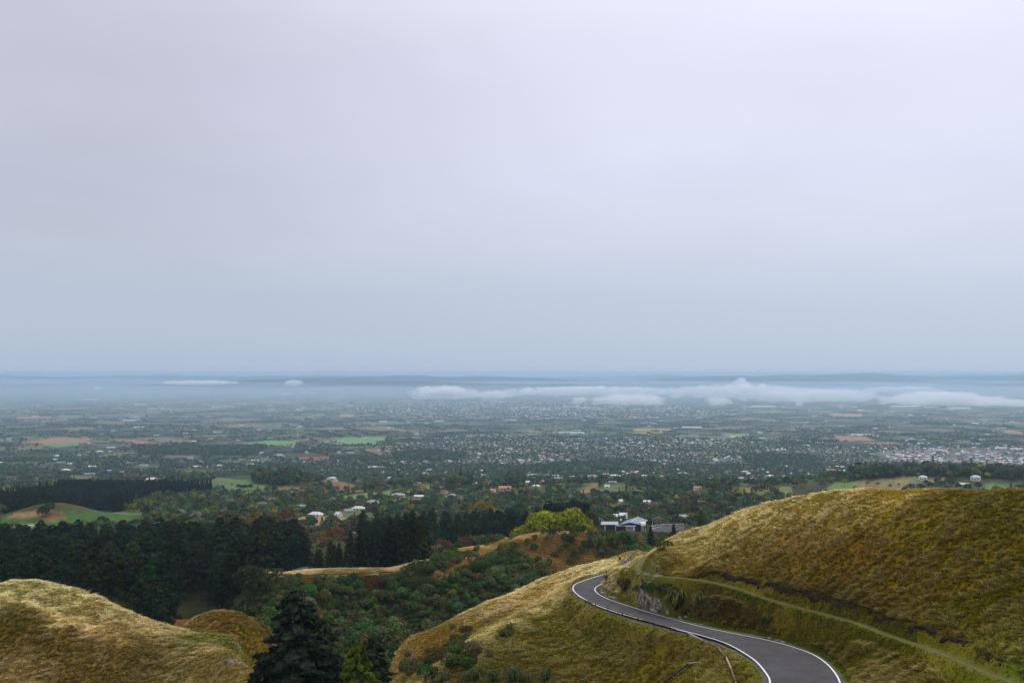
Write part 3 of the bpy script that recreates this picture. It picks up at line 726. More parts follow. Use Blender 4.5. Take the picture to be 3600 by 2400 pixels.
# rock face of the cutting: a jagged strip that breaks through the grass bank
def rock_face():
    i0 = int(np.argmax(Rs[:, 1] > 148)); i1 = int(np.argmax(Rs[:, 1] > 207)); t = np.linspace(i0, i1, 330); f = lambda A: np.stack([np.interp(t, np.arange(len(A)), A[:, c]) for c in range(3)], 1)
    R_, N_ = f(Rs), -f(un); nv = 30; V = []; sl = t * .8
    for k in range(nv):
        v = k / (nv - 1); q = R_ + N_ * (0.85 + 2.6 * v); q[:, 2] = near.z(q[:, 0], q[:, 1]); zr = q[:, 2] - R_[:, 2]
        n_ = fbm(sl / 1.9 + 11, zr / 1.5 + 3, 4); b_ = fbm(sl / 7 + 2, zr / 4 + 9, 3)
        dsp = 1.9 * (n_ - .49) + 2.2 * (b_ - .47) - 1.5 * smooth(.28, .68, v) - .5 * smooth(.12, 0, v); q = q + (-N_ * .75 + (0, 0, .45)) * np.clip(dsp, -.6, .7)[:, None]; V.append(q)
    V = np.vstack(V); n = len(t); Fq = [(r * n + i, r * n + i + 1, (r + 1) * n + i + 1, (r + 1) * n + i) for r in range(nv - 1) for i in range(n - 1)]
    m = bpy.data.materials.new('cut_rock'); m.use_nodes = True; nt = m.node_tree; b = nt.nodes['Principled BSDF']; N, Lk = nt.nodes.new, nt.links.new; tc = N('ShaderNodeTexCoord')
    n1 = N('ShaderNodeTexNoise'); n1.inputs['Scale'].default_value = 1.1; n1.inputs['Detail'].default_value = 7; n1.inputs['Roughness'].default_value = .7; Lk(tc.outputs['Object'], n1.inputs[0])
    r = N('ShaderNodeValToRGB'); Lk(n1.outputs[0], r.inputs[0]); e = r.color_ramp.elements; e[0].position = .38; e[0].color = (*lin(52, 44, 24), 1); e[1].position = .64; e[1].color = (*lin(168, 162, 156), 1); x = r.color_ramp.elements.new(.5); x.color = (*lin(98, 88, 74), 1)
    Lk(r.outputs[0], b.inputs['Base Color']); b.inputs['Roughness'].default_value = .95; b.inputs['Specular IOR Level'].default_value = .1
    me = mesh_np('rock_face', V, Fq, [m]); me.flip_normals(); o = new_obj('rock_face', me); tag(o, kind='structure')


rock_face()

# ------------------------------------------------------------------ haze: one even volume round everything
def haze():
    m = bpy.data.materials.new('haze_air'); m.use_nodes = True; nt = m.node_tree; nt.nodes.clear()
    out = nt.nodes.new('ShaderNodeOutputMaterial'); v = nt.nodes.new('ShaderNodeVolumePrincipled')
    v.inputs['Color'].default_value = HAZE_COL; v.inputs['Density'].default_value = HAZE_DENS; v.inputs['Anisotropy'].default_value = HAZE_G
    v.inputs['Density Attribute'].default_value = ''; v.inputs['Color Attribute'].default_value = ''; v.inputs['Temperature Attribute'].default_value = ''
    nt.links.new(v.outputs[0], out.inputs['Volume'])
    zlo = float(min(near.Z.min(), far.Z.min())) - 1.5; zhi = max(float(far.Z.max()), CZ + 10) + 12
    b = MB(); b.box((0, 20000, (zlo + zhi) / 2), (70000, 48000, zhi - zlo)); o = b.build('haze', m); tag(o, kind='stuff', label='pale blue haze lying over the plain and the far hills'); return o


HAZE_COL = (0.54, 0.77, 1.0, 1); HAZE_DENS = 5.0e-5; HAZE_G = 0.2
haze()
#@@VEG
# ------------------------------------------------------------------ plant shapes
def foliage(name, mode, var=0.36, transl=0.2):
    """leaf material: every clump and every plant differs a little; the plant's own colour comes from the object (mode obj) or the instance (mode inst)"""
    m = bpy.data.materials.new(name); m.use_nodes = True; nt = m.node_tree; nt.nodes.clear(); N, Lk = nt.nodes.new, nt.links.new
    out = N('ShaderNodeOutputMaterial'); geo = N('ShaderNodeNewGeometry'); oi = N('ShaderNodeObjectInfo')
    v = N('ShaderNodeMath'); v.operation = 'MULTIPLY_ADD'; Lk(geo.outputs['Random Per Island'], v.inputs[0]); v.inputs[1].default_value = 2 * var; v.inputs[2].default_value = 1 - var
    v2 = N('ShaderNodeMath'); v2.operation = 'MULTIPLY_ADD'; Lk(oi.outputs['Random'], v2.inputs[0]); v2.inputs[1].default_value = 0.5; v2.inputs[2].default_value = 0.75
    hs = N('ShaderNodeHueSaturation'); hv = N('ShaderNodeMath'); hv.operation = 'MULTIPLY_ADD'; Lk(geo.outputs['Random Per Island'], hv.inputs[0]); hv.inputs[1].default_value = -0.03; hv.inputs[2].default_value = 0.515
    Lk(hv.outputs[0], hs.inputs['Hue'])
    vv = N('ShaderNodeMath'); vv.operation = 'MULTIPLY'; Lk(v.outputs[0], vv.inputs[0]); Lk(v2.outputs[0], vv.inputs[1]); Lk(vv.outputs[0], hs.inputs['Value'])
    if mode == 'inst':
        at = N('ShaderNodeAttribute'); at.attribute_type = 'INSTANCER'; at.attribute_name = 'tint'; Lk(at.outputs['Color'], hs.inputs['Color'])
    else: Lk(oi.outputs['Color'], hs.inputs['Color'])
    d = N('ShaderNodeBsdfDiffuse'); t = N('ShaderNodeBsdfTranslucent'); Lk(hs.outputs[0], d.inputs[0]); Lk(hs.outputs[0], t.inputs[0])
    mx = N('ShaderNodeMixShader'); mx.inputs[0].default_value = transl; Lk(d.outputs[0], mx.inputs[1]); Lk(t.outputs[0], mx.inputs[2]); Lk(mx.outputs[0], out.inputs[0]); return m


F_OBJ = foliage('leaves', 'obj'); F_INST = foliage('leaves_of_massed_plants', 'inst')
BARK = mat('bark', (0.075, 0.058, 0.042), 0.95, (2.0, 0.4)); BARK_PALE = mat('pale_bark', (0.22, 0.19, 0.15), 0.9, (1.5, 0.4))


def unit(v): return v / (np.linalg.norm(v, axis=-1, keepdims=True) + 1e-9)


def leaf_faces(C, Nr, size, jit, rng, asp=1.0):
    """one leaf-clump face at each centre, facing roughly along Nr, slightly folded"""
    n = len(C); N_ = unit(Nr + jit * rng.standard_normal((n, 3))); t = unit(np.cross(N_, rng.standard_normal((n, 3)))); b = np.cross(N_, t)
    s = size * (0.6 + 0.8 * rng.random((n, 1))); a = asp
    k = s * 0.28 * N_ * (rng.random((n, 1)) - 0.2)
    q = [C + t * s * a * 0.5 * (0.7 + 0.6 * rng.random((n, 1))), C + b * s * 0.5 * (0.7 + 0.6 * rng.random((n, 1))) - k, C - t * s * a * 0.5 * (0.7 + 0.6 * rng.random((n, 1))), C - b * s * 0.5 * (0.7 + 0.6 * rng.random((n, 1))) - k]
    V = np.stack(q, 1).reshape(-1, 3); return V, np.arange(4 * n).reshape(n, 4)


def round_crown(h, r, n, size, seed, base=0.25, lobes=9, flat=1.0):
    rng = np.random.default_rng(seed); zc = h * (1 + base) / 2; rz = h * (1 - base) / 2
    d = unit(rng.standard_normal((lobes, 3))); d[:, 2] = np.abs(d[:, 2]) * 0.9 - 0.25
    c = d * np.array((r * 0.58, r * 0.58, rz * 0.58)) * (0.65 + 0.6 * rng.random((lobes, 1))); c = np.vstack([c, [[0, 0, 0.15 * rz]]])
    lr = np.r_[r * (0.34 + 0.22 * rng.random(lobes)), r * 0.6]
    pr = lr ** 2 / (lr ** 2).sum(); k = rng.choice(len(lr), n * 3, p=pr); dd = unit(rng.standard_normal((n * 3, 3))); dd[:, 2] = np.where(dd[:, 2] < -0.45, -dd[:, 2], dd[:, 2])
    p = c[k] + dd * lr[k][:, None] * (0.82 + 0.26 * rng.random((n * 3, 1))) * np.array((1, 1, flat))
    ins = np.zeros(len(p), bool)
    for j in range(len(lr)): ins |= (np.linalg.norm(p - c[j], axis=1) < lr[j] * 0.74) & (k != j)
    i = np.where(~ins)[0][:n]; p, dd = p[i], dd[i]
    V, Fq = leaf_faces(p, dd + np.array((0, 0, 0.25)), size, 0.55, rng); V[:, 2] += zc; V[:, 2] = np.maximum(V[:, 2], 0.05)
    return V, Fq


def conifer_crown(h, r, n, size, seed, base=0.12, irr=0.35, droop=0.25, power=0.8, tiers=16, tip=0.05):
    """branches in whorls, foliage lying along them"""
    rng = np.random.default_rng(seed); V = []; per = 7; nb = tiers * per; Cs = []; Ns = []
    for j in range(tiers):
        for q in range(per):
            t = (j + 0.8 * rng.random()) / tiers; z = h * (base + (1 - base) * t)
            L_ = r * ((1 - t) ** power + tip) * (1 - irr + 2 * irr * rng.random()) * min(1, 0.55 + t * 3)
            a = 2 * math.pi * (q + rng.random()) / per; m = max(2, int(n / nb * (0.25 + 1.5 * L_ / r)))
            u = (0.25 + 0.75 * rng.random(m) ** 0.7); wd = (rng.random(m) - 0.5) * 0.42 * L_ * (1.15 - u * 0.7)
            x = math.cos(a) * u * L_ - math.sin(a) * wd; y = math.sin(a) * u * L_ + math.cos(a) * wd
            zz = z - droop * L_ * u ** 1.5 + 0.12 * L_ * (rng.random(m) - 0.5) + 0.3 * rng.standard_normal(m) * size * 0.4
            Cs.append(np.c_[x, y, zz]); Ns.append(np.tile((math.cos(a) * 0.55, math.sin(a) * 0.55, 0.8), (m, 1)))
    Cs = np.vstack(Cs); Ns = np.vstack(Ns); return leaf_faces(Cs, Ns, size, 0.45, rng, 1.5)


def trunk_mesh(name, h, r0, seed, m, limbs=5, spread=0.4, top=0.75):
    rng = random.Random(seed); b = MB(); pts = [(0, 0, -0.6)]; x = y = 0
    for i in range(1, 6): x += rng.uniform(-.02, .02) * h; y += rng.uniform(-.02, .02) * h; pts.append((x, y, h * top * i / 5))
    b.tube(pts, [r0 * 1.25, r0, r0 * .85, r0 * .65, r0 * .45, r0 * .15], 6)
    for i in range(limbs):
        k = rng.randint(2, 4); p = pts[k]; a = rng.uniform(0, 6.28); L_ = spread * h * rng.uniform(.5, 1)
        q1 = (p[0] + math.cos(a) * L_ * .5, p[1] + math.sin(a) * L_ * .5, p[2] + L_ * .35); q2 = (p[0] + math.cos(a) * L_, p[1] + math.sin(a) * L_, p[2] + L_ * .75)
        b.tube([p, q1, q2], [r0 * .45, r0 * .3, r0 * .08], 5)
    return b.mesh(name, m, True)


class Kind:
    """a few variants of one plant: crown and trunk meshes for individuals, joined low meshes for massed ones"""
    def __init__(s, name, crowns, trunks): s.name, s.crowns, s.trunks = name, crowns, trunks


def make_kind(name, crown_fn, seeds, trunk_args, bark=None):
    cr = []; tr = []
    for sd in seeds:
        V, Fq = crown_fn(sd); cr.append((mesh_np(name + '_crown', V, Fq, [F_OBJ]), (V, Fq)))
        tr.append(trunk_mesh(name + '_trunk', trunk_args[0], trunk_args[1], sd, bark or BARK, *trunk_args[2:]))
    return Kind(name, cr, tr)


PINE = make_kind('pine', lambda s: conifer_crown(25, 5.6, 1500, 1.0, s, 0.2, 0.5, 0.02, 0.55, 15, 0.12), range(5), (25, .38, 3, .12, .95))
FIR = make_kind('fir', lambda s: conifer_crown(19, 4.6, 1500, 0.8, s, 0.06, 0.22, 0.3, 0.85, 18), range(20, 24), (19, .3, 0, .1, .97))
PLANT_ = make_kind('plantation_conifer', lambda s: conifer_crown(20, 3.4, 330, 1.25, s, 0.1, 0.25, 0.15, 0.8, 10), range(30, 33), (20, .25, 0, .1, .9))
BROAD = make_kind('broadleaf', lambda s: round_crown(12, 5.2, 1000, 0.85, s, 0.12, 11), range(40, 45), (12, .28, 6, .35, .6))
GUM = make_kind('gum', lambda s: round_crown(20, 6.0, 520, 1.0, s, 0.42, 14, 0.6), range(50, 54), (20, .35, 9, .36, .7), BARK_PALE)
POPLAR = make_kind('poplar', lambda s: conifer_crown(18, 3.6, 2000, 0.85, s, 0.04, 0.35, -0.7, 0.35, 16, 0.1), range(60, 63), (18, .25, 4, .15, .9))
SHRUB = make_kind('shrub', lambda s: round_crown(3.2, 2.2, 420, 0.42, s, 0.0, 7), range(70, 75), (2.4, .09, 4, .4, .6))
MIDT = make_kind('country_tree', lambda s: round_crown(11, 5.2, 260, 1.5, s, 0.05, 8), range(80, 86), (10, .3, 0, .3, .6))


def low_proto(V, Fq, name):
    me = mesh_np(name, V, Fq, [F_INST]) if Fq is not None else V; o = bpy.data.objects.new(name, me); return o


def gn_scatter(name, protos, pts, rot, scl, idx, tint, label):
    """massed plants: one object of points that carries an instance at each"""
    col = bpy.data.collections.new(name + '_shapes')
    for i, (V, Fq) in enumerate(protos):
        o = low_proto(V, Fq, '%s_shape_%02d' % (name, i)); col.objects.link(o)
    n = len(pts); me = bpy.data.meshes.new(name); me.vertices.add(n); me.vertices.foreach_set('co', np.asarray(pts, np.float32).ravel())
    a = me.attributes.new('rot', 'FLOAT_VECTOR', 'POINT'); a.data.foreach_set('vector', np.c_[np.zeros(n), np.zeros(n), rot].astype(np.float32).ravel() if np.ndim(rot) == 1 else np.asarray(rot, np.float32).ravel())
    a = me.attributes.new('scl', 'FLOAT_VECTOR', 'POINT'); a.data.foreach_set('vector', np.asarray(scl, np.float32).reshape(n, 3).ravel())
    a = me.attributes.new('idx', 'INT', 'POINT'); a.data.foreach_set('value', np.asarray(idx, np.int32))
    a = me.attributes.new('tint', 'FLOAT_COLOR', 'POINT'); a.data.foreach_set('color', np.c_[np.asarray(tint).reshape(n, 3), np.ones(n)].astype(np.float32).ravel())
    o = new_obj(name, me); ng = bpy.data.node_groups.new(name, 'GeometryNodeTree')
    ng.interface.new_socket('Geometry', in_out='INPUT', socket_type='NodeSocketGeometry'); ng.interface.new_socket('Geometry', in_out='OUTPUT', socket_type='NodeSocketGeometry')
    N, Lk = ng.nodes.new, ng.links.new
    gi = N('NodeGroupInput'); go = N('NodeGroupOutput'); ip = N('GeometryNodeInstanceOnPoints'); ci = N('GeometryNodeCollectionInfo')
    ci.inputs['Collection'].default_value = col; ci.inputs['Separate Children'].default_value = True; ci.inputs['Reset Children'].default_value = True

    def na(nm, tp):
        k = N('GeometryNodeInputNamedAttribute'); k.data_type = tp; k.inputs['Name'].default_value = nm; return k.outputs['Attribute']
    Lk(gi.outputs[0], ip.inputs['Points']); Lk(ci.outputs[0], ip.inputs['Instance']); ip.inputs['Pick Instance'].default_value = True
    Lk(na('idx', 'INT'), ip.inputs['Instance Index'])
    e2r = N('FunctionNodeEulerToRotation'); Lk(na('rot', 'FLOAT_VECTOR'), e2r.inputs[0]); Lk(e2r.outputs[0], ip.inputs['Rotation']); Lk(na('scl', 'FLOAT_VECTOR'), ip.inputs['Scale'])
    Lk(ip.outputs[0], go.inputs[0]); md = o.modifiers.new('scatter', 'NODES'); md.node_group = ng
    tag(o, kind='stuff', label=label); return o


def plant(kind, var, loc, sc, colour, name, label, cat, group, rz=None, scz=None):
    """one individual: an Empty at the foot with its trunk and crown"""
    o = empty(name, loc, RNG.random() * 6.28 if rz is None else rz); o.scale = (sc, sc, scz or sc); tag(o, label, cat, group)
    c = new_obj('crown', kind.crowns[var % len(kind.crowns)][0], o); c.color = (*colour, 1)
    new_obj('trunk', kind.trunks[var % len(kind.trunks)], o); return o


def poisson(cand, rad):
    """thin candidates (n,2) so that no two are closer than rad (array or number)"""
    rad = np.broadcast_to(rad, (len(cand),)); cell = float(np.max(rad)); grid = {}; keep = []
    for i, (x, y) in enumerate(cand):
        cx_, cy_ = int(x // cell), int(y // cell); ok = True
        for a in (-1, 0, 1):
            for b in (-1, 0, 1):
                for j in grid.get((cx_ + a, cy_ + b), ()):
                    if (cand[j][0] - x) ** 2 + (cand[j][1] - y) ** 2 < rad[i] ** 2: ok = False; break
                if not ok: break
            if not ok: break
        if ok: grid.setdefault((cx_, cy_), []).append(i); keep.append(i)
    return np.array(keep, int)


def region(n, dmin, dmax, poly=None, tmin=-0.56, tmax=0.56, excl=(), rad=None, fn=None):
    """random ground points between two depths whose foot falls inside a photograph polygon"""
    y = np.sqrt(RNG.random(n) * (dmax ** 2 - dmin ** 2) + dmin ** 2); x = (tmin + (tmax - tmin) * RNG.random(n)) * y
    z = ground(x, y); px, py = to_px(x, y, z); m = np.ones(n, bool)
    if poly is not None: m &= inpoly(px, py, poly)
    for e in excl: m &= ~inpoly(px, py, e)
    if fn is not None: m &= fn(x, y, px, py)
    p = np.c_[x, y, z][m]
    if rad is not None and len(p): p = p[poisson(p[:, :2], rad)]
    return p


C_PINE = np.array((0.022, 0.036, 0.014)); C_BUSH = np.array((0.068, 0.102, 0.032)); C_OLIVE = np.array((0.10, 0.105, 0.03)); C_YG = np.array((0.27, 0.285, 0.012))
C_YEL = np.array((0.34, 0.26, 0.03)); C_BROWN = np.array((0.098, 0.074, 0.034)); C_BLUE = np.array((0.040, 0.062, 0.040)); C_DARK = np.array((0.026, 0.042, 0.020))


def jit(c, k=0.18): return np.clip(np.asarray(c) * (1 + k * RNG.standard_normal(3) * np.array((1, .6, 1))) * (1 + 0.6 * k * RNG.standard_normal()), 0.003, 1)


# --- pine forest on the left (300 nearest single trees, the back rows massed)
def in_forest(x, y, px, py):
    right = np.interp(y, [380, 405, 420, 450, 520, 660], [560, 700, 860, 1010, 1080, 1040])
    clear = inpoly(px, py, [(570, 2260), (590, 2130), (640, 2085), (760, 2080), (770, 2260)])
    return (px < right) & (px > -90) & ~clear


fp = region(9000, 372, 670, None, -0.56, -0.16, rad=8.2, fn=in_forest); fp = fp[np.argsort(fp[:, 1])]
for i, p in enumerate(fp[:300]):
    s = RNG.uniform(.78, 1.12); back = p[1] > 520
    plant(PINE, i, p, s * (1.0 if RNG.random() > .12 else .7), jit(C_PINE if RNG.random() > .12 else C_PINE * 1.5, .2), 'pine_tree', 'tall dark pine in the dense forest behind the left grassy hill', 'tree', 'pines of the dark forest')
rest = fp[300:]
if len(rest): gn_scatter('pine_forest', [c[1] for c in PINE.crowns], rest, RNG.random(len(rest)) * 6.28, np.repeat(RNG.uniform(.8, 1.1, (len(rest), 1)), 3, 1), RNG.integers(0, 5, len(rest)), np.array([jit(C_PINE, .2) for _ in rest]), 'back rows of the dark pine forest')

# --- row of firs behind the bluff, brown gums, poplars, lone trees
for i, (px, d, h) in enumerate([(1165, 428, 12), (1195, 436, 13), (1235, 426, 15), (1268, 434, 17), (1290, 428, 15), (1322, 430, 18), (1350, 438, 19), (1375, 430, 19), (1405, 438, 20), (1430, 430, 19.5), (1452, 436, 21), (1478, 430, 18), (1340, 448, 20), (1420, 450, 21), (1250, 450, 17), (1130, 440, 12), (1495, 438, 15), (1120, 455, 15), (1180, 462, 17)]):
    x = (px - 1800) / FPX * d; z = float(ground(x, d)); plant(FIR, i, (x, d, z), (h + 2.5) / 19, jit(C_PINE * 1.15, .12), 'fir_tree', 'dark layered fir in the row along the bluff road', 'tree', 'firs in a row behind the bluff top')
gums = [(970, 700, 24), (1010, 720, 26), (1045, 690, 20), (860, 690, 24), (905, 700, 22), (1090, 640, 17), (1130, 660, 18), (1180, 650, 22), (1215, 670, 22), (940, 655, 20), (1240, 640, 18), (1270, 610, 16), (1010, 640, 18), (820, 720, 24), (1500, 520, 15), (1540, 530, 15), (1580, 520, 14), (1630, 530, 15), (1690, 540, 16), (1750, 545, 15), (1720, 560, 16), (1560, 560, 17), (1640, 570, 17), (60, 700, 20), (330, 715, 15), (610, 700, 20), (645, 680, 18), (30, 560, 17), (780, 690, 22), (1150, 600, 17)]
for i, (px, d, h) in enumerate(gums):
    x = (px - 1800) / FPX * d; plant(GUM, i, (x, d, float(ground(x, d))), h / 20, jit(C_BROWN * (1.0 if i % 3 else 1.25), .2), 'gum_tree', 'brownish open-crowned gum tree with bare pale limbs behind the forest' if d > 590 else 'rust brown bushy tree between the fir row and the tawny hill', 'tree', 'brown gum trees' if d > 590 else 'rusty trees behind the plateau')
for i in range(30):
    px = 1812 + 250 * RNG.random(); d = 548 + 22 * RNG.random(); h = (23 if 1870 < px < 2030 else 17) * RNG.uniform(.85, 1.08)
    x = (px - 1800) / FPX * d; plant(BROAD, i, (x, d, float(ground(x, d))), h / 15, scz=h / 12, colour= jit(C_YG if RNG.random() > .15 else C_YG * .7, .06), name='poplar_tree', label='bright yellow-green poplar in the clump behind the tawny hill', cat='tree', group='yellow-green poplars')
# dark stand behind the poplars and along the valley
for px, d, h, c, k in [(1960, 640, 29, C_DARK, BROAD), (2010, 650, 30, C_DARK, BROAD), (2050, 660, 26, C_DARK, BROAD), (1890, 650, 24, C_DARK, PINE), (1930, 655, 27, C_PINE, PINE), (1850, 640, 22, C_PINE, PINE), (1800, 650, 22, C_PINE, PINE), (2075, 640, 22, C_BROWN * .7, BROAD)]:
    x = (px - 1800) / FPX * d; plant(k, int(px), (x, d, float(ground(x, d))), h / (19 if k is BROAD else 27), jit(c, .1), 'dark_tree', 'big dark evergreen rising behind the yellow-green poplars', 'tree', 'dark evergreens behind the poplars', scz=h / (12.5 if k is BROAD else 25))
st = region(2500, 560, 760, None, -0.15, 0.02, rad=8.5, fn=lambda x, y, px, py: (px > 1250) & (px < 1850) & (y > 560 + (px - 1250) * .12))
for i, p in enumerate(st): plant(PINE, i, p, RNG.uniform(.55, .78), jit(C_PINE * (1.1 if RNG.random() > .15 else 1.7), .2), 'valley_pine', 'dark pine in the belt between the fir row and the town', 'tree', 'pines of the valley belt')

# --- shrubs on the bluff face, the plateau and the valley: largest 300 single, rest massed
open_ = [[(1790, 1912), (1850, 1884), (2060, 1872), (2190, 1900), (2220, 1985), (2050, 2010), (1930, 2010), (1860, 1960)], [(1235, 2020), (1330, 2018), (1350, 2085), (1290, 2105)], [(1050, 2025), (1110, 2025), (1105, 2075), (1070, 2075)]]
crest = [[(860, 2040), (980, 2026), (1180, 2024), (1400, 2014), (1520, 1980), (1610, 1950), (1720, 1926), (1700, 1912), (1590, 1938), (1480, 1968), (1300, 1994), (860, 2005)], [(1560, 2032), (1630, 1995), (1710, 1950), (1800, 1903), (1780, 1890), (1690, 1930), (1600, 1985), (1545, 2015)]]
sh = region(50000, 300, 470, None, -0.30, 0.06, rad=2.05, excl=open_ + crest, fn=lambda x, y, px, py: (px > 800 + np.clip(395 - y, 0, 60) * .6) & ~((y > 412) & (px < 1480)) & ~((px > 1780) & (y > 458)) & ~((px > 1930) & (y > 430)))
sc_ = (.55 + 1.0 * RNG.random(len(sh)) ** 1.8) * np.where(sh[:, 1] < 375, 1.55, 1.0) * np.where(sh[:, 1] > 425, .8, 1.0)
_spx = to_px(sh[:, 0], sh[:, 1], sh[:, 2])[0]; _cy = np.interp(_spx, [880, 984, 1083, 1183, 1297, 1393, 1480, 1553, 1607, 1668, 1706, 1767, 1800], [2038, 2026, 2022, 2024, 2018, 2013, 2030, 2026, 2001, 1972, 1949, 1921, 1905]); _cd = np.interp(_spx, [880, 1393, 1480, 1553, 1607, 1706, 1800], [396, 412, 392, 399, 413, 445, 470])
_top = (CZ + ray(_spx, _cy + RNG.uniform(-5, 8, len(sh)))[1] * sh[:, 1] - sh[:, 2]) / 3.3      # the crest's grass shows above the shrubs in front of it
_cap = (sh[:, 1] < _cd + 1) & (sh[:, 1] > _cd - 40) & (RNG.random(len(sh)) < .88) & (_spx < 1800) & (_spx > 880); sc_ = np.where(_cap, np.clip(np.minimum(sc_, _top), .18, None), sc_)
szk = sc_ / sh[:, 1]; order = np.argsort(-szk); pxs, pys = to_px(sh[:, 0], sh[:, 1], sh[:, 2])
vis = (pys < 2400) & (pxs < 2000)
order = np.r_[order[vis[order]], order[~vis[order]]]


def bush_col(i=None):
    u = RNG.random()
    return jit(C_BUSH * (1.0 if u < .5 else 1.35) if u < .8 else (C_OLIVE if u < .92 else np.array((.06, .11, .02))), .2)


for i in order[:300]: plant(SHRUB, int(i), sh[i] - (0, 0, .2), float(sc_[i]), bush_col(), 'shrub', 'rounded green shrub in the scrub covering the bluff face', 'shrub', 'shrubs of the bluff')
rest = order[300:]
gn_scatter('bluff_scrub', [c[1] for c in SHRUB.crowns], sh[rest] - (0, 0, .2), RNG.random(len(rest)) * 6.28, np.repeat(sc_[rest][:, None], 3, 1), RNG.integers(0, 5, len(rest)), np.array([bush_col() for _ in rest]), 'dense green scrub over the bluff and the gully')
# thin bushes dotted over the tawny hill
th = [(2000, 1905), (2010, 1915), (1985, 1900), (1945, 1890), (1960, 1882), (1930, 1885), (2030, 1880), (2050, 1878), (2018, 1888), (1972, 1947), (1895, 1978), (1925, 1905), (2075, 1915), (2090, 1925), (2110, 1935), (2128, 1950), (2150, 1925), (2140, 1905), (2060, 1930), (1990, 1925), (2115, 1955), (2020, 1965), (1950, 1960), (1880, 1900), (1910, 1890), (2070, 1885), (2175, 1935), (2095, 1900), (2120, 1890), (2160, 1960), (1880, 1940), (1855, 1920), (2040, 1950), (2005, 1985), (1930, 1990)]
for i, (px, py) in enumerate(th):
    q = cast(px, py, 420); plant(SHRUB, i, q - (0, 0, .2), RNG.uniform(.6, 1.25), bush_col() * .9, 'hill_bush', 'small dark bush dotted on the rusty face of the tawny hill', 'bush', 'bushes on the tawny hill', scz=RNG.uniform(.9, 1.5))
# scrub and small conifers between the tawny hill and the road corner
sb = region(6000, 475, 700, None, 0.06, 0.24, rad=6.5, fn=lambda x, y, px, py: (px > 2080 + (y - 480) * .1) & (px < 2640) & ~((px > 2105) & (px < 2420) & (y > 688)))
for i, p in enumerate(sb):
    ppx = float(to_px(*p)[0]); lim = (1860 if ppx < 2190 else 1867) if 2095 < ppx < 2420 else 1850; top = CZ + float(ray(ppx, lim + RNG.uniform(-3, 14))[1]) * p[1] - p[2]   # keep the lodge and the paved corner in view
    br = RNG.random() < .3; s_ = min(RNG.uniform(.5, .75) if br else RNG.uniform(1.4, 2.4), top / (11.5 if br else 3.3))
    if s_ < (.12 if br else .4): continue
    plant(BROAD if br else SHRUB, i, p - (0, 0, .3), s_, jit(C_BUSH if RNG.random() > .15 else (C_YEL * .7 if RNG.random() > .6 else C_OLIVE), .25), 'bush', 'green bush in the thicket below the grey-roofed lodge', 'bush', 'thicket below the lodge')
for px, d, h, c, lb in [(2285, 560, 17, C_DARK, 'dark pointed conifer standing right of the lodge'), (2365, 575, 17, C_DARK, 'dark conifer in front of the paved corner with the white rail'), (2462, 640, 22, np.array((.07, .12, .012)), 'bright green conifer beside the end of the white rail'), (2500, 650, 14, C_BUSH, 'small green conifer just above the big grassy hill edge'), (2430, 600, 12, C_BUSH, 'short conifer at the foot of the bright green one')]:
    x = (px - 1800) / FPX * d; plant(FIR, int(px), (x, d, float(ground(x, d))), h / 19, c, 'conifer', lb, 'tree', None)

# --- trees of the gully in front: the big spruce, the lighter one, round-headed trees
BIG = make_kind('spruce', lambda s: conifer_crown(27, 8.2, 17000, 0.5, s, 0.05, 0.38, 0.10, 0.68, 26), [91, 92], (27, .45, 0, .1, .98))
q = (1045 - 1800) / FPX * 150
plant(BIG, 0, (q, 150, float(ground(q, 150)) - 1.5), 1.22, C_BLUE * .8, 'spruce_tree', 'large dark blue-green spruce at the bottom centre, in front of the bluff', 'tree', None, rz=.4, scz=1.09)
for px, py, d, c, lb in [(1262, 2258, 142, np.array((.085, .125, .014)), 'yellowish green conifer right of the large dark spruce'), (1150, 2170, 185, C_BUSH, 'mid-green conifer half hidden behind the large dark spruce'), (1318, 2232, 175, C_DARK * 1.4, 'dark conifer top poking up behind the yellowish green one'), (1190, 2300, 150, C_BLUE * .8, 'dark spruce top low beside the large dark spruce'), (930, 2300, 152, C_BLUE * .8, 'dark spruce top low left of the large dark spruce')]:
    x = (px - 1800) / FPX * d; g_ = float(ground(x, d)) - 1; h = CZ + float(ray(px, py)[1]) * d - g_; plant(BIG, 1, (x, d, g_), min(h / 27, .85), c, 'conifer', lb, 'tree', None, scz=h / 27)
gt = region(1400, 190, 335, None, -0.26, -0.08, rad=6.0, fn=lambda x, y, px, py: (px > 930 + (y - 200) * 0.02) & (px < 1340 + (y - 190) * 1.1) & (ground(x, y) < CZ - 76 - (y < 230) * 0))
for i, p in enumerate(gt): plant(BROAD, i, p, RNG.uniform(.55, .95), jit(np.array((.05, .09, .02)) if RNG.random() > .35 else C_BUSH, .25), 'gully_tree', 'leafy green tree filling the gully beyond the dark spruce', 'tree', 'trees of the gully')
lt = region(1500, 285, 392, None, -0.52, -0.20, rad=5.5, fn=lambda x, y, px, py: (px > 350) & (px < 880) & ~inpoly(px, py, [(570, 2300), (590, 2130), (640, 2080), (760, 2080), (770, 2300)]))
for i, p in enumerate(lt): plant(BROAD if RNG.random() > .4 else SHRUB, i, p, RNG.uniform(.4, .7) if RNG.random() > .4 else 1.5, jit(np.array((.045, .075, .02)) if RNG.random() > .25 else C_OLIVE, .25), 'hollow_bush', 'green bush in the hollow below the pine forest', 'bush', 'bushes in the hollow')
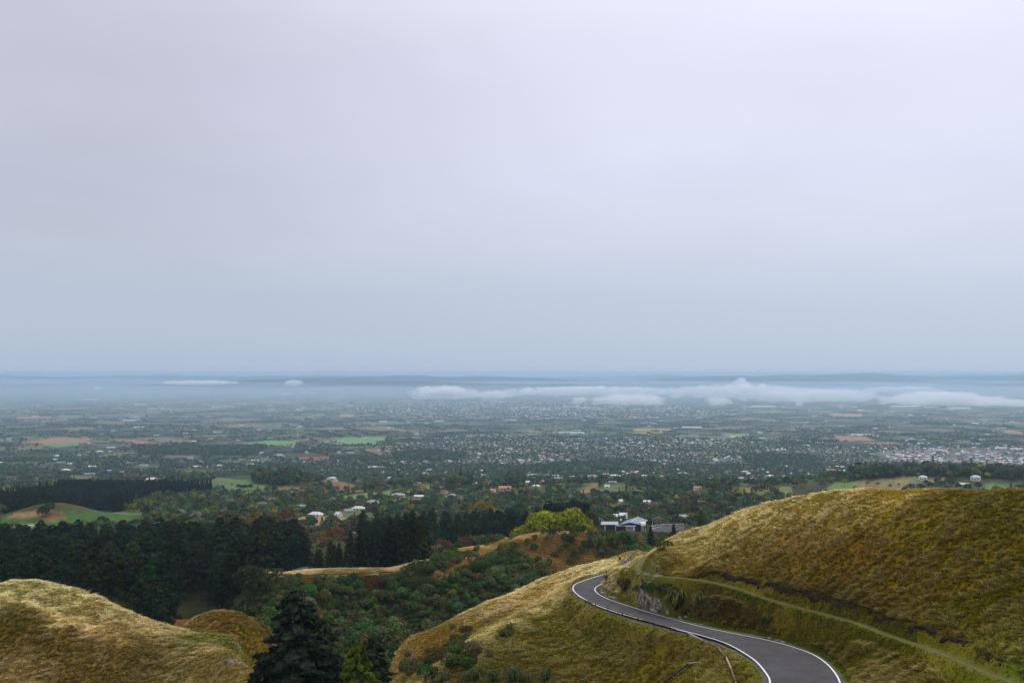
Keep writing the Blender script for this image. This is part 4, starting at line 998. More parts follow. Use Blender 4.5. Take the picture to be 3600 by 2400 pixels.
for px, py, s in [(540, 2205, 1.2), (560, 2200, 1.3), (590, 2205, 1.5), (620, 2205, 1.3), (645, 2200, 1.2), (575, 2190, 1.2), (610, 2188, 1.4), (712, 2195, .5), (735, 2197, .3)]:
    u, w_ = ray(px, py); d = 222; x = float(u) * d; plant(SHRUB, px, (x, d, float(ground(x, d)) + .2), s * 1.0, jit(np.array((.045, .05, .028)), .1), 'grey_shrub', 'dark greyish shrub on the saddle of the left hill', 'shrub', 'grey shrubs on the saddle', scz=s * 1.2)

# --- flax and cabbage-leaved clumps on the lower slope
def flax_mesh(seed, n=80, h=1.5, r=1.35, wdt=0.045):
    rng = np.random.default_rng(seed); V = []; Fq = []
    for i in range(n):
        a = rng.random() * 6.283; l = rng.uniform(.35, 1.0); H = h * rng.uniform(.6, 1.1); cx_, sx_ = math.cos(a), math.sin(a); wv = np.array((-sx_, cx_, 0)) * wdt
        pts = [np.array((cx_ * .08, sx_ * .08, 0)), np.array((cx_ * r * l * .35, sx_ * r * l * .35, H * .62)), np.array((cx_ * r * l * .75, sx_ * r * l * .75, H * .85)), np.array((cx_ * r * l * 1.1, sx_ * r * l * 1.1, H * (.85 - .5 * l)))]
        o_ = len(V)
        for p, k in zip(pts, (.8, 1, .8, .15)): V += [p - wv * k, p + wv * k]
        Fq += [(o_ + 2 * j, o_ + 2 * j + 1, o_ + 2 * j + 3, o_ + 2 * j + 2) for j in range(3)]
    return np.array(V), np.array(Fq)


FLX = [mesh_np('flax_leaves', *flax_mesh(s), [F_OBJ]) for s in range(4)]
FLEAF = []
for s in range(3):
    V, Fq = flax_mesh(100 + s, 1, 1.5, 1.3, .1); FLEAF.append(mesh_np('flax_leaf', V, Fq, [F_OBJ]))
flax = [(1715, 2195, 1.0), (1790, 2220, 1.3), (1765, 2240, 1.5), (1590, 2212, 1.1), (1672, 2290, 1.6), (1600, 2298, 1.3), (1585, 2330, 1.4), (1575, 2345, 1.3), (1430, 2310, 1.2), (1425, 2330, 1.1), (1470, 2205, 1.6), (1495, 2198, 1.6), (1680, 2385, 1.6), (1735, 2395, 1.5), (1805, 2398, 1.9), (1920, 2398, 1.7), (1850, 2396, 1.2), (1720, 2310, 1.1), (1650, 2240, 1.0), (1440, 2350, 1.3), (1500, 2395, 1.4), (1560, 2390, 1.4), (1640, 2395, 1.3),
        (2390, 2135, 2.6), (2375, 2148, 1.9), (2460, 2128, 1.5), (2490, 2145, 0.9), (2685, 2190, 1.0), (2705, 2188, 0.9), (2195, 2082, 1.5), (2325, 2100, 1.1), (2690, 2195, .7)]
for i, (px, py, s) in enumerate(flax):
    q = cast(px, py); o = empty('flax_bush', q - np.array((0, 0, .15)), RNG.random() * 6.28); o.scale = (s, s, s * .95)
    roadside = px > 2150
    tag(o, 'spiky green flax clump on the bank above the road' if roadside else 'spiky green flax clump on the slope left of the road', 'flax', 'flax on the cutting' if roadside else 'flax on the lower slope')
    c = new_obj('leaf_fan', FLX[i % 4], o); c.color = (*jit(np.array((.085, .10, .04)), .15), 1)
low = region(700, 150, 245, [(1370, 2400), (1400, 2330), (1500, 2290), (1600, 2260), (1700, 2280), (1650, 2340), (1600, 2400)], -0.13, 0.0, rad=2.0)
for i, p in enumerate(low): plant(SHRUB, i, p - (0, 0, .2), RNG.uniform(.35, .8), jit(np.array((.085, .09, .035)) if RNG.random() > .3 else C_BUSH, .2), 'slope_shrub', 'low grey-green shrub among the flax on the lower slope', 'shrub', 'shrubs among the flax')
for i, (px, py, s) in enumerate([(2195, 2075, .75), (2205, 2070, .6), (2290, 2095, .6), (2320, 2098, .7), (2345, 2115, .8), (2360, 2128, .9), (2270, 2090, .5), (2240, 2080, .45), (2140, 2045, .5), (2420, 2150, .5), (1640, 2232, .7), (1625, 2225, .6), (2320, 1938, .6), (2345, 1925, .5)]):
    plant(SHRUB, i, cast(px, py) - np.array((0, 0, .2)), s, jit(np.array((.075, .08, .025)), .2), 'bank_shrub', 'small olive shrub on the rocky bank by the road', 'shrub', 'shrubs on the road bank')

# ------------------------------------------------------------------ long grass on the near hills
def tuft(seed, n, h, spread, wdt):
    rng = np.random.default_rng(seed); V = []; Fq = []
    lean = rng.uniform(-.35, .35, 2)
    for i in range(n):
        a = rng.random() * 6.283; l = spread * rng.random() ** .6; b0 = np.array((math.cos(a), math.sin(a), 0)) * l * .45; H = h * rng.uniform(.55, 1.1)
        tip = b0 + np.array((math.cos(a) * l + lean[0] * H * 1.2, math.sin(a) * l + lean[1] * H * 1.2, H * .8)); mid = b0 + np.array((math.cos(a) * l * .35 + lean[0] * H * .35, math.sin(a) * l * .35 + lean[1] * H * .35, H * .72))
        wv = np.array((-math.sin(a + rng.normal() * .8), math.cos(a + rng.normal() * .8), 0)) * wdt * rng.uniform(.6, 1.3); o_ = len(V)
        V += [b0 - wv, b0 + wv, mid + wv * .9, mid - wv * .9, tip + wv * .35, tip - wv * .35]; Fq += [(o_, o_ + 1, o_ + 2, o_ + 3), (o_ + 3, o_ + 2, o_ + 4, o_ + 5)]
    return np.array(V), np.array(Fq)


def grass_field():
    n = 530000; y = np.sqrt(RNG.random(n) * (282 ** 2 - 82 ** 2) + 82 ** 2); x = (RNG.random(n) * 1.38 - 0.66) * y
    nb_ = 110000; kb = RNG.integers(0, int(len(Rs) * .72), nb_); ub = RNG.uniform(.9, 9.0, nb_)   # the steep bank has more surface than plan area
    x = np.r_[x, Rs[kb, 0] - un[kb, 0] * ub + .4 * RNG.standard_normal(nb_)]; y = np.r_[y, Rs[kb, 1] - un[kb, 1] * ub + .4 * RNG.standard_normal(nb_)]; n += nb_; z = near.z(x, y)
    px, py = to_px(x, y, z); m = (z > CZ - 66) & (px > -420) & (px < 4300) & (py < 2850) & (z < CZ - 12)
    _, r, k, s = dist_line(x, y, CeD[::2]); hw = HwD[::2][k]; m &= ~((r < hw + np.where(s < 0, .9, .75)) & (y < 282))
    _, r2, k2, _ = dist_line(x, y, TRD[::2]); m &= (r2 > .75) | (x < 20)
    # steep rock of the cutting stays thin
    e = r - hw; cutm = (s < 0) & (e > 1.0) & (e < 4.6) & (y > 150) & (y < 214); m &= ~(cutm & (e < 3.2) & (RNG.random(n) < .5))
    # hidden back slopes: skip what lies well behind a crest
    x, y, z, r, r2, e, s = x[m], y[m], z[m], r[m], r2[m], e[m], s[m]; n = len(x)
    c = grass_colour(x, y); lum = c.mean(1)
    # clumped, wispy dry heads: streaks across the slope
    st_ = fbm(x / 1.7 + 4, y / 0.8 + 9, 4); pale = smooth(.50, .66, st_ + .06 * RNG.standard_normal(n)); big = fbm(x / 16 + 70, y / 16, 3); pale = pale * smooth(.28, .55, big + .12)
    green = smooth(.5, .66, fbm(x / 6 + 20, y / 6 + 33, 3))
    col = c * (0.62 + 0.5 * RNG.random((n, 1))) * (1 - .30 * green[:, None]) + lin(82, 90, 20, KG) * .30 * green[:, None]
    straw = lin(214, 196, 152, KG) * (.75 + .4 * RNG.random((n, 1)))
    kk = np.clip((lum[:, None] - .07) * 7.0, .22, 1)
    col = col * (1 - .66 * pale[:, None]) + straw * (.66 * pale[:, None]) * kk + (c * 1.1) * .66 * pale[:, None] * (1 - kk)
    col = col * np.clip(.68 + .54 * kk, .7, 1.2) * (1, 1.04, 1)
    near_v = (((e < 1.7) & (e > -20)) | (r2 < 2.0)) & (x > 5); col[near_v] = col[near_v] * .45 + lin(84, 96, 22, KG) * .55
    sc = RNG.uniform(.55, 1.15, n) * (1 + .35 * pale) * np.where(near_v, .45, 1)
    keep = RNG.random(n) < np.clip(.62 + .5 * pale, 0, 1); x, y, z, col, sc = x[keep], y[keep], z[keep], col[keep], sc[keep]; n = len(x)
    protos = [tuft(s_, 15, .42, .42, .035) for s_ in range(6)]
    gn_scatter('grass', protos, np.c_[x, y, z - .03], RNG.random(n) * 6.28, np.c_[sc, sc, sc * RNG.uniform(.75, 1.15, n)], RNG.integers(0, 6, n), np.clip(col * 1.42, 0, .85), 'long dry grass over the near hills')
    return n


N_GRASS = grass_field()


def far_grass():
    n = 330000; y = np.sqrt(RNG.random(n) * (505 ** 2 - 372 ** 2) + 372 ** 2); x = (RNG.random(n) * .42 - .28) * y; z = ground(x, y); px, py = to_px(x, y, z); c = np.zeros((n, 3)); m = np.zeros(n, bool)
    for dmin, dmax, poly, col, mo in PATCH[:8]:
        k = inpoly(px, py, poly) & (y > dmin) & (y < dmax); c[k] = lin(*col, KG); m |= k
    x, y, z, c = x[m], y[m], z[m], c[m]; n = len(x); u = fbm(x / 5, y / 5, 4)[:, None]; g_ = smooth(.5, .62, fbm(x / 9 + 4, y / 9, 3))[:, None] * .6
    c = (c * (1 - g_) + lin(98, 90, 34, KG) * g_) * (.75 + .9 * u) * RNG.uniform(.7, 1.35, (n, 1)); s = RNG.uniform(.8, 1.6, n)
    gn_scatter('hill_grass', [tuft(s_ + 40, 12, .5, .5, .06) for s_ in range(4)], np.c_[x, y, z - .05], RNG.random(n) * 6.28, np.c_[s, s, s], RNG.integers(0, 4, n), np.clip(c * 1.3, 0, .8), 'dry grass on the bluff top and the tawny hill')


far_grass()
#@@COUNTRY
# ------------------------------------------------------------------ what the eye can reach: used to leave out what hills hide
_VP = np.arange(-400, 4001, 8.0); _VY = np.exp(np.linspace(math.log(90), math.log(30000), 900))
_uu = (_VP - 1800) / FPX; _EL = (ground(_uu[:, None] * _VY, np.repeat(_VY[None], len(_uu), 0)) - CZ) / _VY; _CM = np.maximum.accumulate(_EL, 1)


def seen(x, y, ztop, margin=6.0):
    i = np.clip(((np.asarray(x) / y * FPX + 1800 + 400) / 8).astype(int), 0, len(_VP) - 1); k = np.clip(np.searchsorted(_VY, np.asarray(y) * .985) - 1, 0, len(_VY) - 1)
    return (ztop - CZ + margin) / y > _CM[i, k]


# ------------------------------------------------------------------ buildings
def tinted(name, rough=.7, inst=False, mul=1.0):
    m = bpy.data.materials.new(name); m.use_nodes = True; nt = m.node_tree; b = nt.nodes['Principled BSDF']; N, Lk = nt.nodes.new, nt.links.new
    b.inputs['Roughness'].default_value = rough; b.inputs['Specular IOR Level'].default_value = .25
    if inst: a = N('ShaderNodeAttribute'); a.attribute_type = 'INSTANCER'; a.attribute_name = 'tint'; c = a.outputs['Color']
    else: a = N('ShaderNodeObjectInfo'); c = a.outputs['Color']
    tc = N('ShaderNodeTexCoord'); w = N('ShaderNodeTexWave'); w.inputs['Scale'].default_value = .9; w.inputs['Distortion'].default_value = 1.5; Lk(tc.outputs['Object'], w.inputs[0])
    r = N('ShaderNodeMapRange'); Lk(w.outputs[1], r.inputs[0]); r.inputs[3].default_value = .88 * mul; r.inputs[4].default_value = 1.06 * mul
    mu = N('ShaderNodeMixRGB'); mu.blend_type = 'MULTIPLY'; mu.inputs[0].default_value = 1; Lk(c, mu.inputs[1]); Lk(r.outputs[0], mu.inputs[2]); Lk(mu.outputs[0], b.inputs['Base Color']); return m


PAINTED = tinted('painted_cladding'); ROOFING = tinted('roofing', .55); ROOF_I = tinted('town_roofing', .55, True); WALL_W = mat('render_wall', (.48, .46, .42), .8, (.3, .1)); GLASS = mat('window_glass', (.02, .025, .03), .12, spec=.6)
WHITE = mat('white_paint', (.80, .80, .78), .55, (2, .05))


def house_shapes(v):
    """unit house, 1 m long in x before scaling: (wall mesh, roof mesh, window rects)"""
    L_, W_, H_ = [(16, 9, 2.9), (19, 10, 2.9), (13, 9, 5.2), (22, 9, 2.9)][v]; w = MB(); r = MB(); e = .6; rh = [2.4, 2.6, 2.4, 2.0][v]
    w.box((0, 0, H_ / 2 - .5), (L_, W_, H_ + 1)); hip = [0.0, W_ * .5, W_ * .45, 0.0][v]

    def roof(cx, cy, l, wd, z, hgt, hp, sw=False):
        a, b = l / 2 + e, wd / 2 + e; q = max(a - hp - (e if hp else 0), .05) if hp else a
        vs_ = [(-a, -b, 0), (a, -b, 0), (a, b, 0), (-a, b, 0), (-q, 0, hgt), (q, 0, hgt)]; vs_ = [((y_, x_, z_) if sw else (x_, y_, z_)) for x_, y_, z_ in vs_]
        f = [(0, 1, 5, 4), (2, 3, 4, 5), (1, 2, 5), (3, 0, 4), (3, 2, 1, 0)]
        if sw: f = [tuple(reversed(k)) for k in f]
        r.add([(x_ + cx, y_ + cy, z_ + z) for x_, y_, z_ in vs_], f)
    roof(0, 0, L_, W_, H_ - .02, rh, hip)
    if v in (0, 1, 3):
        w.box((L_ * .26, -W_ * .45, H_ / 2 - .51), (L_ * .34, W_ * .6, H_ + .98)); roof(L_ * .26, -W_ * .38, W_ * .75, L_ * .34, H_ + .03, rh * .85, 0 if v == 0 else L_ * .16, True)
    win = [(-L_ * .3, -W_ / 2, 1.5, 2.4, 1.3), (-L_ * .06, -W_ / 2, 1.3, 2.0, 1.8), (L_ * .26, -W_ * .75, 1.5, 2.6, 1.3)] if v != 2 else [(-3.8, -4.5, 1.4, 2.2, 1.5), (0, -4.5, 1.3, 2.0, 2.0), (3.8, -4.5, 1.4, 2.2, 1.5), (-3.5, -4.5, 4.0, 1.8, 1.2), (3.5, -4.5, 4.0, 1.8, 1.2)]
    return w, r, win


HS = []
for v in range(4):
    w, r, win = house_shapes(v); wins = []
    for (x, y, z, a, b) in win: q = MB(); q.box((x, y - .03, z), (a, .1, b)); wins.append(q.mesh('window', GLASS))
    HS.append((w.mesh('house_wall', PAINTED), r.mesh('house_roof', ROOFING), wins, w, r))
RC = {'w': (.62, .63, .64), 'g': (.26, .28, .31), 'd': (.085, .09, .105), 'o': (.46, .17, .085), 'r': (.30, .055, .05), 'b': (.20, .13, .10), 'l': (.46, .54, .62)}
RN = {'w': 'white', 'g': 'grey', 'd': 'dark grey', 'o': 'orange tiled', 'r': 'red', 'b': 'brown', 'l': 'pale blue-grey'}


def house(p, wm, roof, label, group=None, v=None, rz=None, windows=True, wall=None, name='house'):
    v = int(RNG.integers(0, 4)) if v is None else v; L_ = (16, 19, 13, 22)[v]; s = wm / L_; sy = np.clip(s, .75, 1.35)
    o = empty(name, (p[0], p[1], p[2] + .3), RNG.uniform(-.6, .6) if rz is None else rz); o.scale = (s, sy, np.clip(s, .85, 1.15)); tag(o, label, 'house', group)
    w = new_obj('wall', HS[v][0], o); wc = wall or [(.72, .70, .66), (.62, .58, .50), (.75, .75, .74), (.45, .40, .34)][int(RNG.integers(0, 4))]; w.color = (*wc, 1)
    r = new_obj('roof', HS[v][1], o); r.color = (*(np.array(RC[roof]) * RNG.uniform(.85, 1.1)), 1)
    if windows:
        for m in HS[v][2]: new_obj('window', m, o)
    return o


HOUSES = [  # px, py, width px, roof, what sets it apart
    (110, 1697, 66, 'd', 'long white house with dark roof on the bare knoll, far left'), (232, 1658, 36, 'w', 'two-storey white house above the yellow hedge, left'), (325, 1643, 40, 'w', 'low white house with flat pale roof at the wood edge, left'),
    (312, 1670, 40, 'g', 'white house with grey hipped roof below the flat white one, left'), (378, 1658, 38, 'l', 'long house with pale blue-grey roof in a paddock, left'), (430, 1664, 25, 'w', 'small white house beside the blue-grey roofed one'), (476, 1674, 26, 'o', 'orange-roofed house between dark trees, left middle'),
    (535, 1689, 42, 'w', 'long low white-roofed house above the dark plantation'), (648, 1690, 17, 'w', 'tiny white cottage at the plantation edge'), (508, 1656, 24, 'o', 'terracotta house above the orange-roofed one'), (460, 1632, 38, 'w', 'wide pale house on the hedge line, left middle'),
    (195, 1728, 46, 'w', 'long white-roofed barn house at the end of the tan knoll'), (35, 1683, 44, 'd', 'dark-roofed house at the left edge of the picture'), (700, 1643, 58, 'w', 'white villa group on the brow, centre left'), (762, 1638, 34, 'l', 'blue-grey house right of the white villa group'),
    (730, 1666, 48, 'b', 'brown-roofed house below the white villa group'), (925, 1639, 30, 'o', 'orange house on the brow above the green hill'), (930, 1660, 38, 'w', 'tall white house beside the big dark tree clump'), (792, 1652, 16, 'o', 'small orange cottage left of the green hill'), (880, 1638, 34, 'w', 'white house left of the orange one on the brow'),
    (922, 1790, 46, 'd', 'dark-roofed house in the trees behind the brown gums'), (1052, 1791, 52, 'g', 'grey long-roofed house behind the brown gums'), (1110, 1816, 46, 'w', 'flat white house at the tan paddock'), (1155, 1775, 42, 'b', 'reddish brown house above the grey long-roofed one'), (1190, 1816, 18, 'w', 'small white outbuilding right of the flat white house'),
    (1215, 1773, 36, 'g', 'grey house in the valley left of the dark pines'), (1260, 1794, 42, 'w', 'white-roofed house in the valley above the pine belt'), (1310, 1778, 36, 'g', 'grey-roofed house right of the valley white roof'), (1225, 1803, 30, 'g', 'low grey house nearest the pine belt'), (1400, 1754, 44, 'g', 'wide grey-roofed house by the light green strip'),
    (1473, 1750, 32, 'w', 'white house at the end of the light green strip'), (1563, 1733, 22, 'r', 'red-roofed cottage among trees, centre'), (1592, 1752, 22, 'g', 'grey cottage below the red-roofed one'), (1660, 1707, 34, 'l', 'pale blue roofed house between two dark tree clumps'), (1733, 1728, 17, 'o', 'small orange house left of the yellow hedge'),
    (1775, 1722, 42, 'o', 'large orange-roofed house by the yellow hedge'), (1885, 1718, 26, 'w', 'white gabled house below the orange terrace'), (1900, 1703, 28, 'o', 'orange roof at the left of the hillside terrace'), (1955, 1702, 30, 'o', 'orange roof in the middle of the hillside terrace'), (2000, 1699, 34, 'w', 'white-roofed house on the hillside terrace'),
    (2030, 1694, 34, 'o', 'orange roof at the right of the hillside terrace'), (2066, 1686, 20, 'r', 'red roof ending the hillside terrace'), (1890, 1690, 32, 'b', 'brown roof on the upper hillside terrace'), (1850, 1700, 38, 'w', 'white roof at the left end of the terrace'), (1960, 1685, 58, 'g', 'long grey roof on the upper hillside terrace'),
    (1810, 1670, 30, 'w', 'white house above the upper terrace'), (1852, 1664, 30, 'l', 'pale blue roof above the upper terrace'), (1872, 1677, 40, 'g', 'grey roof in the upper terrace row'), (1912, 1674, 38, 'd', 'dark roof in the upper terrace row'), (2080, 1678, 48, 'g', 'grey roofed house on the ridge street'), (2120, 1671, 40, 'g', 'second grey roof on the ridge street'),
    (2160, 1675, 34, 'w', 'white house on the ridge street'), (2200, 1670, 36, 'w', 'bright white house on the ridge street'), (2232, 1663, 32, 'w', 'white house topping the ridge street'), (2155, 1701, 28, 'g', 'grey house below the ridge street'), (2135, 1715, 16, 'w', 'small white cottage below the ridge street'), (2275, 1771, 24, 'w', 'white two-gabled house in the dark woods, right of centre'),
    (2182, 1769, 14, 'w', 'tiny white roof in the dark woods'), (2615, 1691, 26, 'w', 'white house on the knoll right of centre'), (2710, 1699, 22, 'b', 'brown house beside the white pair, right'), (2742, 1697, 22, 'w', 'white house of the pair in the right woods'), (2752, 1676, 15, 'g', 'small grey tower house in the right woods'), (2960, 1659, 45, 'w', 'long white house behind the dark belt, right'),
    (3005, 1651, 34, 'w', 'white house at the town edge, right'), (3245, 1688, 26, 'w', 'white house on the brow above the tan paddock'), (3430, 1688, 30, 'w', 'white house among dark trees, far right'), (3390, 1709, 30, 'w', 'white house below the far right one'), (3215, 1706, 40, 'd', 'dark low house under the brow, right'), (3112, 1736, 18, 'w', 'white cottage just above the big grassy hill'),
    (2452, 1721, 26, 'o', 'orange roof with a yellow hedge, right woods'), (2398, 1826, 54, 'g', 'grey hipped house with white walls beyond the paved corner'), (2188, 1820, 22, 'w', 'white gabled house just behind the lodge'), (2165, 1823, 16, 'w', 'small white shed left behind the lodge'),
    (245, 1632, 15, 'w', 'small white house in the woods, upper left'), (190, 1619, 20, 'w', 'white house near the left brown field'), (200, 1607, 22, 'w', 'white cottage over the left woods'), (1245, 1644, 30, 'g', 'grey house at the school wood'), (1312, 1648, 40, 'w', 'pair of white roofs left of centre'), (1342, 1648, 22, 'w', 'bright white cottage left of centre'), (1415, 1633, 20, 'w', 'white house by the tall poplars, left of centre')]
hpos = []
for px, py, w, rc, lb in HOUSES:
    q = cast(px, py, 640); hpos.append(q[:2]); house(q, w / FPX * q[1], rc, lb)
# the red-roofed block and the orange school
for px, py, w, rc, lb in [(1100, 1616, 105, 'r', 'long white block with red roof on the tree line, left of centre'), (1455, 1590, 44, 'o', 'large orange-roofed school building at the town edge')]:
    q = cast(px, py, 640); hpos.append(q[:2]); wm = w / FPX * q[1]; o = empty('large_building', (q[0], q[1], q[2] + .3), .12); tag(o, lb, 'building')
    for k, (ox, oy, l) in enumerate([(-wm * .3, 0, wm * .42), (wm * .12, -6, wm * .36), (wm * .38, 3, wm * .3)]):
        b = MB(); b.box((ox, oy, 3.2), (l * .9, 14 + k * 2, 7.4)); x = b.build('wall', PAINTED, o); x.color = (.74, .72, .68, 1)
        b = MB(); a_, c_ = l / 2, 8.5 + k; b.add([(ox - a_, oy - c_, 6.9 + .05 * k), (ox + a_, oy - c_, 6.9 + .05 * k), (ox + a_, oy + c_, 6.9 + .05 * k), (ox - a_, oy + c_, 6.9 + .05 * k), (ox - a_ + 7, oy, 11), (ox + a_ - 7, oy, 11)], [(0, 1, 5, 4), (2, 3, 4, 5), (1, 2, 5), (3, 0, 4), (3, 2, 1, 0)]); x = b.build('roof', ROOFING, o); x.color = (*RC[rc], 1)
        for j in range(4): b = MB(); b.box((ox - l * .35 + j * l * .22, oy - 7.05 - k, 4), (l * .1, .12, 1.8)); b.build('window', GLASS, o)

# houses of the towns: nearest singly, the others massed
HAVE = TOWN[0]
NEARTOWN = [(600, 1645), (900, 1625), (1300, 1600), (1800, 1640), (2300, 1630), (2700, 1640), (3100, 1640), (3600, 1630), (3600, 1690), (3300, 1665), (2900, 1672), (2500, 1690), (2300, 1680), (1700, 1690), (1500, 1705), (1100, 1690)]
NEWTOWN = [(3050, 1600), (3200, 1578), (3600, 1575), (3600, 1640), (3350, 1640), (3150, 1625)]


def town_pts(n, dmin, dmax, poly, rad):
    y = np.sqrt(RNG.random(n) * (dmax ** 2 - dmin ** 2) + dmin ** 2); x = (-.53 + 1.06 * RNG.random(n)) * y; z = ground(x, y); px, py = to_px(x, y, z); m = inpoly(px, py, poly); p = np.c_[x, y, z][m]; return p[poisson(p[:, :2], rad)]


ta = town_pts(22000, 2200, 5600, HAVE, 30); tb = town_pts(9000, 1500, 3400, NEARTOWN, 38); tn_ = town_pts(9000, 3000, 5600, NEWTOWN, 20)
keep = RNG.random(len(tb)) < .6; tb = tb[keep]
clump = fbm(ta[:, 0] / 160, ta[:, 1] / 160, 3); ta = ta[clump + .12 * RNG.standard_normal(len(ta)) >.47]
allh = np.vstack([ta, tb, tn_]); newt = np.r_[np.zeros(len(ta) + len(tb), bool), np.ones(len(tn_), bool)]
hp = np.array(hpos); dd = np.min((allh[:, None, 0] - hp[None, :, 0]) ** 2 + (allh[:, None, 1] - hp[None, :, 1]) ** 2, 1); m = (dd > 22 ** 2) & seen(allh[:, 0], allh[:, 1], allh[:, 2] + 4, 2); allh, newt = allh[m], newt[m]
od = np.argsort(allh[:, 1]); allh, newt = allh[od], newt[od]


def roof_pick(new): return RNG.choice(list('wgdolb'), p=[.14, .2, .36, .2, .04, .06] if new else [.42, .22, .10, .10, .10, .06])


n_one = 300 - len(HOUSES)
for i in range(n_one):
    c = roof_pick(newt[i]); house(allh[i], RNG.uniform(13, 23), c, '%s-roofed house among the trees at the near edge of the town' % RN[c], 'houses at the near edge of the town', windows=False)
TH = []
for v in (0, 1, 2, 3):
    w, r = HS[v][3], HS[v][4]; b = MB(); b.add(w.v, w.f, 0); b.add(r.v, r.f, 1); me = b.mesh('town_house', [WALL_W, ROOF_I]); TH.append((me, None))
rest = allh[n_one:]; nw = newt[n_one:]; n = len(rest); cols = np.array([np.array(RC[roof_pick(k)]) * RNG.uniform(.6, 1.0) for k in nw]); s = RNG.uniform(.7, 1.25, n)
gn_scatter('town_houses', TH, rest + (0, 0, .2), RNG.choice([.4, .4 + math.pi / 2], n) + RNG.normal(0, .2, n), np.c_[s, s, np.ones(n)], RNG.integers(0, 4, n), cols, 'houses of the town on the edge of the plain, too many to count')
hs = town_pts(14000, 6500, 13000, TOWN[1], 40); n = len(hs); s = RNG.uniform(.8, 1.6, n); cols = np.array([np.array(RC[roof_pick(False)]) * .8 for _ in range(n)])
gn_scatter('distant_city_houses', TH, hs + (0, 0, .2), RNG.random(n) * 6.28, np.c_[s, s, s], RNG.integers(0, 4, n), cols, 'roofs of the far city under the mist')

# farmsteads strewn over the plain
fy_ = 3100 * np.exp(RNG.random(420) * 1.25); fx_ = RNG.uniform(-.52, .52, 420) * fy_; fz_ = ground(fx_, fy_); a, b_ = to_px(fx_, fy_, fz_); m = ~inpoly(a, b_, HAVE); fx_, fy_, fz_ = fx_[m], fy_[m], fz_[m]; n = len(fx_); s = RNG.uniform(.8, 2.2, n) * np.clip(fy_ / 5000, .8, 1.5)
gn_scatter('farm_buildings', TH, np.c_[fx_, fy_, fz_ + .2], RNG.normal(.2, .3, n), np.c_[s, s, np.ones(n) * 1.2], RNG.integers(0, 4, n), np.array([np.array(RC[RNG.choice(list('wwlggo'))]) * RNG.uniform(.5, 1.05) for _ in range(n)]), 'white farmhouses and barns strewn over the plain')

# sheds, packhouses and glasshouses on the plain
SHEDS = [(990, 1384, 62, 'w'), (1085, 1382, 54, 'w'), (1010, 1388, 40, 'w'), (785, 1433, 80, 'o'), (945, 1439, 36, 'w'), (490, 1423, 44, 'w'), (535, 1437, 30, 'w'), (580, 1438, 34, 'w'), (455, 1478, 44, 'w'), (485, 1503, 42, 'w'), (540, 1504, 30, 'w'), (400, 1516, 15, 'w'), (850, 1421, 46, 'w'), (320, 1406, 52, 'w'), (270, 1405, 34, 'l'), (2010, 1525, 88, 'l'), (2890, 1537, 58, 'w'), (3030, 1531, 72, 'w'), (3075, 1535, 40, 'w'), (2862, 1556, 60, 'w'), (2432, 1504, 66, 'w'), (2448, 1560, 54, 'w'), (3242, 1561, 50, 'w'), (3520, 1577, 42, 'w'), (3572, 1580, 40, 'w'), (2730, 1584, 62, 'w'), (2745, 1580, 30, 'w'), (1790, 1477, 50, 'w'), (1340, 1483, 40, 'w'),
         (2685, 1432, 82, 'w'), (2635, 1431, 50, 'o'), (3180, 1431, 96, 'w'), (3272, 1432, 46, 'w'), (3370, 1437, 80, 'w'), (1820, 1436, 50, 'w'), (1900, 1438, 60, 'o'), (1980, 1437, 50, 'w'), (2060, 1437, 54, 'w'), (2120, 1438, 40, 'w'), (1850, 1432, 40, 'w'), (2010, 1432, 60, 'w'), (1720, 1408, 44, 'w'), (1750, 1415, 40, 'w'), (2250, 1440, 50, 'w'), (2340, 1438, 60, 'g'), (320, 1562, 26, 'w'), (1760, 1605, 30, 'w'), (2160, 1559, 60, 'l'), (2240, 1557, 50, 'w'), (2420, 1556, 40, 'g'), (2040, 1562, 44, 'l'), (1970, 1560, 40, 'w'), (3560, 1483, 40, 'w'), (3430, 1489, 30, 'w'), (80, 1445, 40, 'l'), (1480, 1470, 24, 'w')]
for px, py, w, rc in SHEDS:
    q = cast(px, py, 2500); wm = w / FPX * q[1]; dp = float(np.clip(wm * .3, 14, 60)); hh = float(np.clip(wm * .05, 4, 9)); o = empty('shed', q, RNG.uniform(-.15, .15)); big = py < 1450
    side = 'left' if px < 1300 else ('centre' if px < 2500 else 'right')
    tag(o, ('long %s-roofed shed far out on the hazy plain, %s' if big else '%s-roofed packing shed on the near plain, %s') % (RN[rc], side), 'shed', 'far sheds %s' % side if big else 'near sheds %s' % side)
    b = MB(); b.box((0, 0, hh / 2 - 1), (wm, dp, hh + 2)); x = b.build('wall', PAINTED, o); x.color = (.74, .73, .71, 1)
    b = MB(); k = 2 if wm > 60 else 1
    for j in range(k):
        y0, y1 = -dp / 2 - .6 + j * (dp + 1.2) / k, -dp / 2 - .6 + (j + 1) * (dp + 1.2) / k - .02; a_ = wm / 2 + .6; b.add([(-a_, y0, hh), (a_, y0, hh), (a_, y1, hh), (-a_, y1, hh), (-a_, (y0 + y1) / 2, hh * 1.45), (a_, (y0 + y1) / 2, hh * 1.45)], [(0, 1, 5, 4), (2, 3, 4, 5), (1, 2, 5), (3, 0, 4)])
    x = b.build('roof', ROOFING, o); x.color = (*RC[rc], 1)

# ------------------------------------------------------------------ country and town trees
PADD = [pp[2] for pp in PATCH if pp[1] > 600]
PLT = [(0, 1790), (0, 1765), (90, 1758), (230, 1728), (400, 1705), (560, 1700), (700, 1700), (790, 1680), (800, 1690), (740, 1735), (560, 1745), (480, 1775), (430, 1800), (300, 1800), (0, 1830)]


